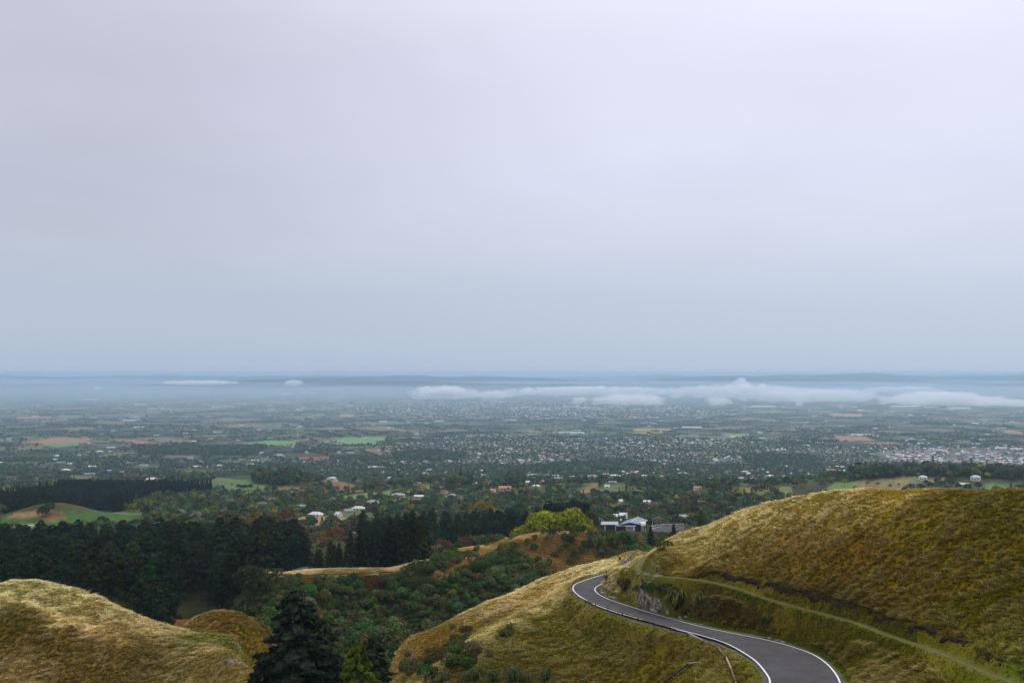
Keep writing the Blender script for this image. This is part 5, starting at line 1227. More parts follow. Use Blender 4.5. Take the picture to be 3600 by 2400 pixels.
def grid_pts(sp, dmin, dmax):
    xs = np.arange(-.54 * dmax, .54 * dmax, sp); ys = np.arange(dmin, dmax, sp); X_, Y_ = np.meshgrid(xs, ys); X_ = X_.ravel(); Y_ = Y_.ravel(); m = np.abs(X_) < .54 * Y_; X_, Y_ = X_[m], Y_[m]
    X_ = X_ + RNG.uniform(-.5, .5, len(X_)) * sp; Y_ = Y_ + RNG.uniform(-.5, .5, len(Y_)) * sp; return X_, Y_


xs_, ys_, ss_, kk_ = [], [], [], []


def add_trees(x, y, s, kind): xs_.append(x); ys_.append(y); ss_.append(s); kk_.append(np.full(len(x), kind) if np.isscalar(kind) else kind)


def not_in(px, py, polys):
    m = np.ones(len(px), bool)
    for e in polys: m &= ~inpoly(px, py, e)
    return m


# woods and scattered trees of the foothills
x, y = grid_pts(8.6, 720, 3200); z = ground(x, y); px, py = to_px(x, y, z)
cov_ = fbm(x / 130 + 3, y / 130 + 6, 4); thr = np.interp(y, [700, 1000, 1500, 2000, 2600, 3200], [.39, .44, .49, .51, .52, .54])
m = (cov_ + .05 * RNG.standard_normal(len(x)) > thr) | (RNG.random(len(x)) < .10)
m &= not_in(px, py, PADD) & ~inpoly(px, py, PLT) & seen(x, y, z + 10, 4)
m &= ~((px > 2080) & (px < 2440) & (y < 735)); m &= (py < 1990)
k0 = np.sqrt(np.min((x[m][:, None] - hp[None, :, 0]) ** 2 + (y[m][:, None] - hp[None, :, 1]) ** 2, 1)); ok = k0 > np.clip(y[m] * .006, 10, 16)
x, y = x[m][ok], y[m][ok]
hx = np.zeros(len(x), bool)
for q in hp:                                       # keep the view onto the fronts of the mapped houses open
    hx |= (np.abs(x / y - q[0] / q[1]) < 14 / q[1]) & (y < q[1]) & (y > q[1] - 85)
x, y = x[~hx], y[~hx]
add_trees(x, y, RNG.uniform(.45, 1.1, len(x)) * np.interp(y, [700, 3000], [.95, 1.0]), RNG.choice(8, len(x), p=[.24, .24, .2, .14, .05, .09, .015, .025]))
# dark belts picked out in the photograph
for poly, sc, sp in [([(1380, 1600), (1500, 1585), (1640, 1600), (1620, 1620), (1400, 1625)], 1.1, 9), ([(1780, 1655), (1950, 1640), (2200, 1625), (2330, 1640), (2200, 1655), (1900, 1672)], 1.2, 8.5), ([(2980, 1668), (3200, 1645), (3450, 1650), (3600, 1660), (3600, 1690), (3400, 1680), (3200, 1668), (3050, 1690)], 1.25, 8.5), ([(880, 1650), (1000, 1640), (1060, 1690), (1010, 1705), (900, 1700)], 1.25, 8), ([(460, 1570), (700, 1575), (940, 1570), (900, 1600), (500, 1600)], 1.1, 10), ([(2600, 1600), (2850, 1600), (2900, 1640), (2640, 1640)], 1.0, 12), ([(1590, 1690), (1650, 1690), (1650, 1715), (1595, 1715)], 1.5, 8), ([(1780, 1695), (1830, 1690), (1835, 1712), (1785, 1712)], 1.4, 8)]:
    X_, Y_ = grid_pts(sp, 1200, 4500); zz = ground(X_, Y_); a, b_ = to_px(X_, Y_, zz); m = inpoly(a, b_, poly); add_trees(X_[m], Y_[m], RNG.uniform(.8, 1.3, m.sum()) * sc, RNG.choice(8, m.sum(), p=[.3, .3, .2, .1, .05, .05, 0, 0]))
# gardens of the town
X_, Y_ = grid_pts(14, 2300, 5600); zz = ground(X_, Y_); a, b_ = to_px(X_, Y_, zz); m = (inpoly(a, b_, HAVE) | inpoly(a, b_, NEARTOWN)) & (RNG.random(len(X_)) < np.where(inpoly(a, b_, NEWTOWN), .08, .62) * (1.4 * fbm(X_ / 170, Y_ / 170, 3) + .3)); add_trees(X_[m], Y_[m], RNG.uniform(.45, 1.0, m.sum()), RNG.choice(8, m.sum(), p=[.24, .22, .22, .14, .05, .09, .04, 0]))
X_, Y_ = grid_pts(38, 6500, 12500); zz = ground(X_, Y_); a, b_ = to_px(X_, Y_, zz); m = inpoly(a, b_, TOWN[1]) & (RNG.random(len(X_)) < .6); add_trees(X_[m], Y_[m], RNG.uniform(.7, 1.3, m.sum()), RNG.choice(8, m.sum(), p=[.3, .3, .2, .1, .05, .05, 0, 0]))
# hedgerows, shelter belts and homestead clumps of the plain
hx_, hy_ = [], []
for j in range(900):
    yy = 3000 * math.exp(RNG.random() * 1.45); xx = RNG.uniform(-.53, .53) * yy; L_ = RNG.uniform(80, 380); an = ang + (math.pi / 2 if RNG.random() < .35 else 0) + RNG.normal(0, .02); nn_ = int(L_ / 6.5); t = np.linspace(-.5, .5, nn_) * L_
    hx_.append(xx + t * math.cos(an) + RNG.normal(0, 1.2, nn_)); hy_.append(yy + t * math.sin(an) + RNG.normal(0, 1.2, nn_))
for j in range(700):
    yy = 3000 * math.exp(RNG.random() * 1.3); xx = RNG.uniform(-.53, .53) * yy; nn_ = int(RNG.integers(4, 26)); hx_.append(xx + RNG.normal(0, 28, nn_)); hy_.append(yy + RNG.normal(0, 16, nn_))
hx_ = np.concatenate(hx_); hy_ = np.concatenate(hy_); zz = ground(hx_, hy_); a, b_ = to_px(hx_, hy_, zz); m = not_in(a, b_, PADD + [HAVE]); add_trees(hx_[m], hy_[m], RNG.uniform(.5, 1.15, m.sum()), RNG.choice(8, m.sum(), p=[.3, .28, .2, .1, .04, .05, .03, 0]))
X_ = np.concatenate(xs_); Y_ = np.concatenate(ys_); S_ = np.concatenate(ss_); K_ = np.concatenate(kk_); Z_ = ground(X_, Y_)
TCOL = np.array([C_DARK, C_DARK * 1.25, C_BUSH * .85, (.045, .06, .038), C_BROWN * .5, C_OLIVE * .6, C_YEL * .4, (.13, .125, .10)]) * 2.0
TNAME = ['dark green', 'deep green', 'green', 'grey-green', 'brown', 'olive', 'yellow autumn', 'bare grey']
tint = TCOL[K_] * RNG.uniform(.7, 1.35, (len(K_), 1)) * (1 + .12 * RNG.standard_normal((len(K_), 3)))
apx = S_ / Y_; vis = seen(X_, Y_, Z_ + 6 * S_, 0) & (np.abs(X_ / Y_) < .505); od = np.argsort(-apx * vis)
for i in od[:300]:
    side = 'left' if X_[i] / Y_[i] < -.17 else ('centre' if X_[i] / Y_[i] < .17 else 'right')
    plant(MIDT, int(i), (X_[i], Y_[i], Z_[i] - .3), float(S_[i]), tint[i], 'country_tree', '%s round-headed tree in the nearest woods below the hills, %s' % (TNAME[K_[i]], side), 'tree', 'nearest woodland trees')
rest = od[300:]; n = len(rest)
protos = [c[1] for c in MIDT.crowns] + [PLANT_.crowns[0][1], PLANT_.crowns[1][1]]
idx = RNG.integers(0, 6, n); con = (RNG.random(n) < .14) & (K_[rest] < 3); idx[con] = RNG.integers(6, 8, con.sum()); s = S_[rest] * np.where(con, .75, 1)
gn_scatter('country_trees', protos, np.c_[X_[rest], Y_[rest], Z_[rest] - .3], RNG.random(n) * 6.28, np.c_[s, s, s * RNG.uniform(.75, 1.25, n)], idx, np.clip(tint[rest], .004, 1), 'woods, garden trees and hedgerows from the foothills to the plain')
# plantation of dark conifers on the left
pl = np.c_[grid_pts(5.6, 900, 1500)]; zz = ground(pl[:, 0], pl[:, 1]); a, b_ = to_px(pl[:, 0], pl[:, 1], zz); m = inpoly(a, b_, PLT) & seen(pl[:, 0], pl[:, 1], zz + 16, 2); pl = np.c_[pl, zz][m]; pl = pl[np.argsort(pl[:, 1])]
for i, p in enumerate(pl[:220]): plant(PLANT_, i, p, RNG.uniform(.75, 1.0), jit(C_PINE * .95, .15), 'plantation_conifer', 'slim dark conifer in the front rows of the plantation, left', 'tree', 'conifers of the plantation')
rest = pl[220:]; n = len(rest)
if n: gn_scatter('plantation', [c[1] for c in PLANT_.crowns], rest, RNG.random(n) * 6.28, np.repeat(RNG.uniform(.75, 1.0, (n, 1)), 3, 1), RNG.integers(0, 3, n), np.array([jit(C_PINE * .95, .15) for _ in range(n)]), 'back rows of the dark conifer plantation')
# light green willows below the plantation, autumn yellows near the valley houses
for i, (px, py, s, c, lb) in enumerate([(530, 1755, 1.0, C_YG * .6, 0), (560, 1752, 1.1, C_YG * .6, 0), (590, 1750, 1.1, C_YG * .6, 0), (440, 1795, .9, C_YG * .5, 0), (480, 1790, .9, C_YG * .5, 0), (520, 1785, 1.0, C_YG * .5, 0), (560, 1778, 1.0, C_YG * .5, 0), (600, 1772, 1.1, C_YG * .55, 0), (640, 1762, 1.1, C_YG * .7, 0), (680, 1760, 1.1, C_YG * .7, 0), (710, 1762, 1.0, C_YG * .7, 0), (470, 1800, .8, C_YG * .5, 0), (620, 1785, 1.0, C_OLIVE, 0), (580, 1795, 1.0, C_OLIVE, 0),
                                       (1670, 1815, 1.3, C_YEL * .55, 1), (1695, 1812, 1.5, C_YEL * .6, 1), (1715, 1815, 1.4, C_YEL * .55, 1), (1655, 1825, 1.0, C_OLIVE, 1), (1600, 1830, 1.1, C_YEL * .6, 1), (1625, 1832, 1.0, C_YEL * .6, 1), (1585, 1835, .9, C_YEL * .5, 1), (2590, 1745, 1.0, C_YEL * .5, 1), (2800, 1712, 1.1, C_OLIVE * 1.3, 1), (2970, 1708, 1.0, C_YG * .8, 1), (2690, 1738, 1.5, C_OLIVE * 1.2, 1), (2660, 1742, 1.4, C_OLIVE * 1.2, 1), (2720, 1745, 1.2, C_OLIVE, 1), (2560, 1770, 1.2, C_OLIVE, 1), (2430, 1830, .7, C_YEL * .7, 1), (2085, 1830, .7, C_YEL * .6, 1), (220, 1700, .6, C_YG, 1), (230, 1706, .6, C_YG, 1), (215, 1694, .6, C_YG * .9, 1), (1800, 1725, .5, C_YEL, 1), (1830, 1723, .5, C_YEL, 1)]):
    q = cast(px, py, 640); plant(MIDT, i, q - np.array((0, 0, .3)), s, jit(c, .1), 'pale_tree', 'light green willow below the dark plantation' if lb == 0 else 'yellowing autumn tree standing out among the dark woods', 'tree', 'willows below the plantation' if lb == 0 else 'yellow trees in the woods')
for i, (px, py, s) in enumerate([(3130, 1714, .5), (3200, 1722, .9), (3235, 1724, 1.0), (3270, 1718, 1.0), (3310, 1716, 1.1), (3345, 1712, 1.0), (3295, 1702, .8), (3400, 1728, 1.1), (3370, 1722, 1.0), (3255, 1706, .8), (3050, 1704, .45), (3085, 1706, .45), (3160, 1708, .4), (3180, 1730, .8), (3330, 1732, 1.0), (3440, 1722, 1.1), (840, 1722, .9), (860, 1725, 1.0), (880, 1722, .9), (815, 1705, .3), (905, 1715, .3), (1020, 1700, 1.2), (1045, 1705, 1.2), (160, 1812, .9), (175, 1808, 1.0), (150, 1818, .8)]):
    q = cast(px, py, 640); plant(MIDT, i, q - np.array((0, 0, .3)), s, jit(C_DARK * 1.5, .15), 'paddock_tree', 'dark tree standing by itself on an open paddock slope', 'tree', 'lone trees on the paddocks')
#@@DETAIL
# ------------------------------------------------------------------ the lodge on the road corner
def lodge():
    d = 705.0; px = lambda p: (p - 1800) / FPX * d
    x0 = px(2216); z0 = float(ground(x0, d)) - .3; o = empty('lodge', (x0, d, z0), 0); tag(o, 'grey-roofed lodge with stone bay and white barrel roof by the road corner', 'lodge')
    Z = lambda py: CZ + float(ray(0, py)[1]) * d - z0
    X = lambda p: px(p) - x0
    eave = Z(1842.5); METAL = mat('lodge_roof_metal', (.17, .205, .255), .45, (1.2, .1)); PALE = mat('lodge_pale_roof', (.34, .37, .42), .45, (1.2, .08)); DARK = mat('stained_timber', (.045, .045, .05), .8, (1.5, .3)); STONE = mat('lodge_stone', (.30, .28, .24), .9, (2.2, .35)); TRIM = WHITE
    # main hall: gable to the valley, ridge running back to the right
    xl, xr, xm = X(2175), X(2247), X(2214); sh_ = 7.5; yb = 17; pk = Z(1834.5)
    b = MB(); b.add([(xl + 1, 0, -2), (xr - 1, 0, -2), (xr - 1 + sh_, yb - 1, -2), (xl + 1 + sh_, yb - 1, -2), (xl + 1, 0, eave - .1), (xr - 1, 0, eave - .1), (xr - 1 + sh_, yb - 1, eave - .1), (xl + 1 + sh_, yb - 1, eave - .1), (xm, 0, pk - .35), (xm + sh_, yb - 1, pk + .6)], [(0, 1, 5, 8, 4), (1, 2, 6, 5), (2, 3, 7, 9, 6), (3, 0, 4, 7)]); b.build('wall', DARK, o)
    t = .22; rf = [(xl - .6, -1.4, eave), (xm, -1.4, pk), (xr + .6, -1.4, eave), (xl + sh_ - .6, yb, eave + .5), (xm + sh_, yb, pk + 1.2), (xr + sh_ + .6, yb, eave + .5)]
    for nm, q in (('roof', (0, 1, 4, 3)), ('roof', (1, 2, 5, 4))):
        b = MB(); vs_ = [rf[i] for i in q]; b.add(vs_ + [(x, y, z - t) for x, y, z in vs_], [(0, 1, 2, 3), (7, 6, 5, 4), (0, 4, 5, 1), (1, 5, 6, 2), (2, 6, 7, 3), (3, 7, 4, 0)]); r = b.build(nm, METAL, o)
    b = MB(); b.tube([(xm, -1.4, pk + .1), (xm + sh_, yb, pk + 1.3)], .16, 6); b.build('ridge_cap', TRIM, o)
    # left wing
    a, c = X(2111), X(2172); wt = Z(1837.5); b = MB(); b.box(((a + c) / 2, 3.5, (wt - 1.3) / 2 - 1), (c - a - 1.6, 5, wt - 1.3 + 2)); b.build('wall', DARK, o)
    b = MB(); b.add([(a, .2, wt - 1.1), (c, .2, wt - 1.1), (c + .8, 7, wt), (a + .8, 7, wt), (a, .2, wt - 1.35), (c, .2, wt - 1.35), (c + .8, 7, wt - .25), (a + .8, 7, wt - .25)], [(0, 1, 2, 3), (7, 6, 5, 4), (0, 4, 5, 1), (1, 5, 6, 2), (2, 6, 7, 3), (3, 7, 4, 0)]); b.build('roof', PALE, o)
    for p in (2125, 2162): b = MB(); b.box((X(p), .6, wt / 2 - 1.6), (.5, .3, wt + .6)); b.build('post', TRIM, o)
    # link with a lower pale roof
    b = MB(); b.box((X(2180), -.6, Z(1846)), (X(2192) - X(2160), 4, .3)); b.build('roof', PALE, o)
    b = MB(); b.box((X(2178), .2, Z(1846) / 2 - 1), (X(2190) - X(2163), 2.6, Z(1846) + 1.6)); b.build('wall', DARK, o)
    # stone bay with windows
    bx0, bx1 = X(2195), X(2228); bt = Z(1845.5); b = MB(); b.box(((bx0 + bx1) / 2, -2.2, bt / 2 - 1.2), (bx1 - bx0, 4.2, bt + 2)); w = b.build('wall', STONE, o)
    b = MB(); b.box(((bx0 + bx1) / 2, -2.3, bt - .02), (bx1 - bx0 + 1, 4.9, .26)); b.build('roof', PALE, o)
    for k in range(2):
        cx_ = X(2207 + 9.5 * k); f = MB(); zc = Z(1853)
        for s in (-1, 1): f.box((cx_ + s * .86, -4.36, zc), (.16, .14, 1.5))
        for s in (-1, 1): f.box((cx_, -4.36, zc + s * .74), (1.56, .14, .14))
        wf = f.build('window', TRIM, o); g = MB(); g.box((cx_, -4.33, zc), (1.56, .08, 1.34)); g.build('pane', GLASS, wf); g = MB(); g.box((cx_, -4.38, zc), (.1, .1, 1.34)); g.build('mullion', TRIM, wf)
    b = MB(); b.box((X(2223.5), -4.36, Z(1853)), (.9, .12, 1.9)); b.build('shutter', TRIM, o)
    # white barrel-vaulted porch on the right
    b = MB(); n = 10; R_ = 2.3; xa, xb_ = X(2249), X(2267); zb = Z(1846)
    for k in range(n):
        a0, a1 = math.pi * k / n, math.pi * (k + 1) / n; p = lambda x, t_, r: (x, .5 - r * math.cos(t_), zb + r * 1.05 * math.sin(t_))
        b.add([p(xa, a0, R_), p(xa, a1, R_), p(xb_, a1, R_), p(xb_, a0, R_)], [(0, 1, 2, 3)]); b.add([p(xa, a0, R_ - .2), p(xa, a1, R_ - .2), p(xb_, a1, R_ - .2), p(xb_, a0, R_ - .2)], [(3, 2, 1, 0)])
        for x in (xa, xb_): b.add([p(x, a0, R_), p(x, a1, R_), p(x, a1, R_ - .2), p(x, a0, R_ - .2)], [(0, 1, 2, 3)])
    b.build('barrel_roof', TRIM, o, True)
    b = MB(); b.box(((xa + xb_) / 2 - .4, .5, zb / 2 - 1), (xb_ - xa - 1.4, 4.2, zb + 2)); b.build('wall', STONE, o)
    b = MB(); b.box((X(2209), 14, Z(1822)), (1.1, 1.1, 4.2)); b.build('chimney', TRIM, o)
    b = MB(); b.box((X(2186), 9, Z(1833)), (1.2, 1.2, 1.3)); b.build('roof_vent', TRIM, o)


lodge()


def paved_corner():
    z = CZ - 108.85; pts = []
    for px, py in [(2283, 1862), (2290, 1855), (2305, 1850.5), (2330, 1848), (2365, 1846.5), (2404, 1846), (2408, 1861), (2370, 1866), (2345, 1870), (2322, 1871), (2300, 1868)]:
        u, w = ray(px, py); Y = (z - CZ) / float(w); pts.append((float(u) * Y, Y))
    n = len(pts); V = [(x, y, z) for x, y in pts] + [(x, y, z - 4) for x, y in pts]; b = MB(); b.add(V, [tuple(range(n))] + [(i, i + n, (i + 1) % n + n, (i + 1) % n) for i in range(n)]); o = b.build('road', ASPH); tag(o, kind='structure')
    # painted edge
    L2 = []
    for px, py in [(2290, 1861), (2297, 1856), (2310, 1852.5), (2330, 1850.3)]:
        u, w = ray(px, py); Y = (z - CZ) / float(w); L2.append((float(u) * Y, Y, z + .01))
    L2 = np.array(L2); A = spline(L2, 5); t = np.gradient(A, axis=0); nn_ = np.c_[-t[:, 1], t[:, 0], 0 * t[:, 0]]; nn_ /= np.linalg.norm(nn_, axis=1)[:, None]; ribbon('edge_line', A - nn_ * .2, A + nn_ * .2, PAINT, 0.0, parent=o)
    f = empty('white_rail', (*pts[2], z)); tag(f, 'white two-bar rail curving round the paved corner beside the lodge', 'rail fence'); org = np.array((*pts[2], z))
    R = np.array([(*p, z) for p in pts[1:6]]); R = spline(R, 6) + np.array((0, 1.2, 0))
    seg = np.r_[0, np.cumsum(np.linalg.norm(np.diff(R, axis=0), axis=1))]; m = int(seg[-1] / 2.4)
    Q = np.array([[np.interp(k * seg[-1] / m, seg, R[:, c]) for c in range(3)] for k in range(m + 1)]) - org
    for q in Q: b = MB(); b.box((q[0], q[1], .05), (.16, .16, 2.4)); b.build('post', WHITE, f)
    for a, c in zip(Q[:-1], Q[1:]):
        for h in (.55, 1.1):
            b = MB(); b.tube([a + (0, -.12, h), c + (0, -.12, h)], .1, 5); b.build('rail', WHITE, f)
    for px, py, hh in [(2294, 1846, 2.4), (2269, 1852, 1.6)]:
        u, w = ray(px, py); Y = 722.0 if px > 2280 else 700.0; b = MB(); b.box((0, 0, hh / 2 - .6), (.22, .22, hh + 1.2)); g = b.build('marker_post', WHITE); g.location = (float(u) * Y, Y, z); tag(g, 'white marker post behind the white rail' if px > 2280 else 'short white marker post between lodge and rail', 'post')


paved_corner()
# the small piece of road showing behind the bluff top
_u, _w = ray(1065, 2007); _p = np.array((float(_u) * 424, 424.0)); _z = CZ + float(_w) * 424
A_ = np.array([(_p[0] - 3.2, 423, _z - .5), (_p[0] - 1, 424, _z - .1), (_p[0] + 1.2, 425, _z + .2), (_p[0] + 3, 425.7, _z + .35)]); B_ = A_ + np.array((-2.5, 5.0, .35)); ribbon('road', spline(A_, 4), spline(B_, 4), ASPH)

# ------------------------------------------------------------------ log rails along the road
POSTW = mat('weathered_post', lin(84, 52, 40), .9, (5, .3)); RAILW = mat('weathered_rail', lin(128, 100, 88), .85, (1.3, .45)); RAILP = mat('pale_rail', lin(186, 172, 164), .85, (1.3, .25))


def log_fence(name, label, px_list, off, height=.62, pw=.17):
    pos = [on_grade(px, py, off) for px, py in px_list]; pos = [np.array((p[0], p[1], float(near.z(p[0], p[1])))) for p in pos]
    o = empty(name, pos[0]); tag(o, label, 'fence'); c = pos[0]
    for i, p in enumerate(pos):
        q = p - c; b = MB(); b.box((q[0], q[1], q[2] + height / 2 - .3), (pw, pw, height + .6), RNG.uniform(-.3, .3)); b.box((q[0], q[1], q[2] + height + .015), (pw * .7, pw * .7, .03)); b.build('post', POSTW, o)
    for i, (p, q) in enumerate(zip(pos[:-1], pos[1:])):
        p, q = p - c, q - c; t = (q - p) / np.linalg.norm(q - p); s_ = np.array((0, 0, height - .10)); mid = (p + q) / 2 + s_ + (0, 0, RNG.normal(0, .03)); b = MB(); b.tube([p + s_ - t * .15, mid, q + s_ + t * .12 + (0, 0, .05)], [.10, .105, .09], 7); b.build('rail', RAILP if RNG.random() < .3 else RAILW, o, True)
    return o


fa = [(2132, 2016), (2107, 2020), (2074, 2027), (2041, 2037), (2016, 2050), (2001, 2068), (2011, 2085), (2031, 2100), (2058, 2115), (2094, 2128), (2137, 2142), (2188, 2159), (2243, 2176), (2299, 2194), (2358, 2209), (2417, 2228), (2470, 2250), (2523, 2273), (2553, 2298), (2571, 2330), (2586, 2364), (2597, 2402), (2600, 2445)]
log_fence('roadside_rail', 'long brown log rail along the outer edge of the winding road', fa, 0.0)
log_fence('roadside_rail', 'short log rail on the far stretch of road beside the track bend', [(2197, 1976), (2206, 1968), (2217, 1960), (2226, 1951), (2241, 1944), (2255, 1940), (2275, 1937), (2292, 1935), (2312, 1934)], 0.0)
q = cast(2179, 1971); b = MB(); b.box((0, 0, .3), (.5, .5, 1.2)); b.box((0, 0, .92), (.42, .42, .06)); o = b.build('stump_post', POSTW); o.location = q; tag(o, 'lone short dark post in the grass left of the far log rail', 'post')

# ------------------------------------------------------------------ fallen pole on the near slope
def fallen_pole():
    a = cast(2330, 2412, 90, 200); e = cast(2421, 2346, 90, 200); n = cast(2462, 2341, 90, 200); o = empty('fallen_pole', a); tag(o, 'dark fallen pole lying in the grass with a pale broken tip, below the road', 'pole')
    up = np.array((0, 0, .5)); a0 = (a - a) + up; e0 = (e - a) + up + (0, 0, .12); n0 = (n - a) + up + (0, 0, .1); ext = a0 - (e0 - a0) * .35; ext[2] -= .3
    b = MB(); b.tube([ext, a0, (a0 + e0) / 2 + (0, 0, .05), e0], [.17, .165, .155, .15], 10); b.build('shaft', mat('dark_weathered_wood', lin(52, 42, 38), .55, (3, .35), .4), o, True)
    t = (e0 - a0) / np.linalg.norm(e0 - a0); b = MB(); b.tube([e0 - t * .28, e0 - t * .16], .18, 10); b.build('band', mat('rusty_band', (.05, .04, .035), .5), o, True)
    b = MB(); b.tube([e0 - t * .05, e0 + (n0 - e0) * .4, n0], [.14, .10, .03], 7); b.build('broken_tip', mat('pale_split_wood', lin(176, 166, 150), .8, (4, .2)), o, True)
    b = MB(); b.box((e0[0] + .12, e0[1], e0[2] + .25), (.5, .08, .1), .6); b.build('bracket', mat('old_bracket', (.05, .045, .04), .6), o)


fallen_pole()

# ------------------------------------------------------------------ rocks of the cutting and outcrops
ROCK = mat('pale_rock', lin(132, 126, 120), .95, (2.0, .5))


def rock_mesh(seed):
    rng = np.random.default_rng(seed); bm = bmesh.new(); bmesh.ops.create_icosphere(bm, subdivisions=2, radius=1)
    for v in bm.verts:
        c = v.co; k = 1 + .35 * (fbm(np.array([c.x * 1.4 + seed]), np.array([c.y * 1.4 + c.z * 1.9]), 3)[0] - .5) * 2; c *= k
        for a in range(4):
            nrm = Vector(rng.standard_normal(3)).normalized() if a else Vector((0, 0, 1)); d_ = c.dot(nrm)
            if d_ > .72: c -= nrm * (d_ - .72) * .8
    me = bpy.data.meshes.new('rock'); bm.to_mesh(me); bm.free(); me.materials.append(ROCK); return me


RK = [rock_mesh(s) for s in range(5)]
rocks = [(2290, 1950, 1.1), (2305, 1942, .8), (2330, 1938, .7), (640, 2345, .5), (820, 2322, .9), (838, 2330, .6), (560, 2335, .4), (752, 2305, .4), (1905, 2150, .5), (1660, 2395, .5), (1575, 2395, .9), (1450, 2300, .5), (1720, 2320, .5), (380, 2300, .5), (1975, 2320, .4), (2120, 2345, .4), (1880, 2325, .4), (1620, 2240, .7), (1650, 2160, .7), (2390, 2250, .35)]
for k in range(46):
    i = RNG.integers(96, 172); u_ = RNG.uniform(1.7, 3.6); p = Rs[i] - un[i] * u_
    if not (150 < p[1] < 206): continue
    z = float(near.z(p[0], p[1])); s = RNG.uniform(.3, .75); o = new_obj('rock', RK[k % 5], None, (p[0], p[1], z - .15), RNG.random() * 6.28, (s, s * .7, s * .8)); tag(o, 'pale rock standing out of the road cutting below the track', 'rock', 'rocks of the cutting')
for k, (px, py, s) in enumerate(rocks):
    q = cast(px, py); o = new_obj('rock', RK[k % 5], None, q - np.array((0, 0, s * .25)), RNG.random() * 6.28, (s, s * .8, s * .55)); tag(o, 'weathered grey rock showing through the hillside grass', 'rock', 'rocks in the grass')

# ------------------------------------------------------------------ the walker on the track
def walker():
    q = np.array(P(2309, 2019.5, 182.0)); q[2] = float(near.z(q[0], q[1]))
    J = {'pel': (0, 0, .95), 'wst': (.0, .0, 1.10), 'chs': (.03, 0, 1.32), 'nck': (.06, 0, 1.47), 'hd0': (.09, 0, 1.56), 'hd1': (.10, 0, 1.68), 'hd2': (.10, 0, 1.75),
         'ls': (.03, .17, 1.41), 'le': (-.04, .25, 1.16), 'lw': (.16, .20, 1.07), 'lh': (.25, .16, 1.08), 'rs': (.03, -.17, 1.41), 're': (-.06, -.26, 1.17), 'rw': (.13, -.22, 1.04), 'rh': (.22, -.18, 1.04),
         'lp': (.0, .10, .92), 'lk': (.10, .13, .52), 'la': (-.02, .14, .10), 'lt': (.16, .15, .045), 'rp': (0, -.10, .92), 'rk': (.02, -.13, .50), 'ra': (-.24, -.14, .12), 'rt': (-.08, -.15, .045)}
    R_ = {'pel': .15, 'wst': .125, 'chs': .15, 'nck': .055, 'hd0': .085, 'hd1': .10, 'hd2': .05, 'ls': .065, 'le': .048, 'lw': .034, 'lh': .03, 'rs': .065, 're': .048, 'rw': .034, 'rh': .03, 'lp': .10, 'lk': .068, 'la': .045, 'lt': .04, 'rp': .10, 'rk': .068, 'ra': .045, 'rt': .04}
    E_ = [('pel', 'wst'), ('wst', 'chs'), ('chs', 'nck'), ('nck', 'hd0'), ('hd0', 'hd1'), ('hd1', 'hd2'), ('chs', 'ls'), ('ls', 'le'), ('le', 'lw'), ('lw', 'lh'), ('chs', 'rs'), ('rs', 're'), ('re', 'rw'), ('rw', 'rh'), ('pel', 'lp'), ('lp', 'lk'), ('lk', 'la'), ('la', 'lt'), ('pel', 'rp'), ('rp', 'rk'), ('rk', 'ra'), ('ra', 'rt')]
    # five fingers on each hand
    for s, w, sy in (('l', 'lh', 1), ('r', 'rh', -1)):
        bx, by, bz = J[w]
        for f in range(5):
            if f == 0: p1, p2 = (bx + .02, by - sy * .03, bz + .035), (bx + .05, by - sy * .05, bz + .045)
            else: p1, p2 = (bx + .05 + .008 * (f in (2, 3)), by - sy * .02, bz + .030 - .02 * f), (bx + .075 + .01 * (f in (2, 3)), by - sy * .05, bz + .020 - .02 * f)
            J['%sf%da' % (s, f)] = p1; J['%sf%db' % (s, f)] = p2; R_['%sf%da' % (s, f)] = .010; R_['%sf%db' % (s, f)] = .008; E_ += [(w, '%sf%da' % (s, f)), ('%sf%da' % (s, f), '%sf%db' % (s, f))]
    names = list(J); me = bpy.data.meshes.new('body'); me.from_pydata([J[k] for k in names], [(names.index(a), names.index(b)) for a, b in E_], [])
    o = bpy.data.objects.new('tmp_body', me); COL.objects.link(o); md = o.modifiers.new('skin', 'SKIN'); sv = me.skin_vertices[0].data
    for i, k in enumerate(names): sv[i].radius = (R_[k], R_[k]); sv[i].use_root = (k == 'pel')
    sb_ = o.modifiers.new('sub', 'SUBSURF'); sb_.levels = 2; sb_.render_levels = 2
    dg = bpy.context.evaluated_depsgraph_get(); m2 = bpy.data.meshes.new_from_object(o.evaluated_get(dg)); bpy.data.objects.remove(o)
    mats_ = [mat('skin', (.55, .36, .27), .6), mat('black_top', (.012, .013, .016), .8), mat('dark_shorts', (.022, .016, .018), .85), mat('pale_shoes', (.5, .48, .44), .7), mat('white_patch', (.6, .66, .68), .6)]
    for m in mats_: m2.materials.append(m)
    for p in m2.polygons:
        c = p.center; arm = abs(c.y) > .155 and c.z > .95; k = 0
        if c.z < .11: k = 3
        elif c.z < .52: k = 0
        elif c.z < 1.02 and not (arm or c.x > .13): k = 2
        elif c.z < 1.475: k = 1 if not (abs(c.y) > .2 and c.z < 1.27) and not (c.x > .12 and c.z < 1.16) else 0
        if k == 1 and c.x < -.06 and 1.30 < c.z < 1.38 and abs(c.y) < .06: k = 4
        p.material_index = k; p.use_smooth = True
    body = new_obj('person', m2, None, q, math.radians(-48)); body.scale = (1.04, 1.04, 1.04); tag(body, 'walker in black top and dark shorts striding along the grass track', 'person')
    hair = MB(); n = 10; vs_ = []; fs = []
    for i in range(6):
        for j in range(n): th, ph = math.pi * .62 * i / 5, 2 * math.pi * j / n; vs_.append((.095 + .112 * math.sin(th) * math.cos(ph) - .018, .104 * math.sin(th) * math.sin(ph), 1.665 + .118 * math.cos(th)))
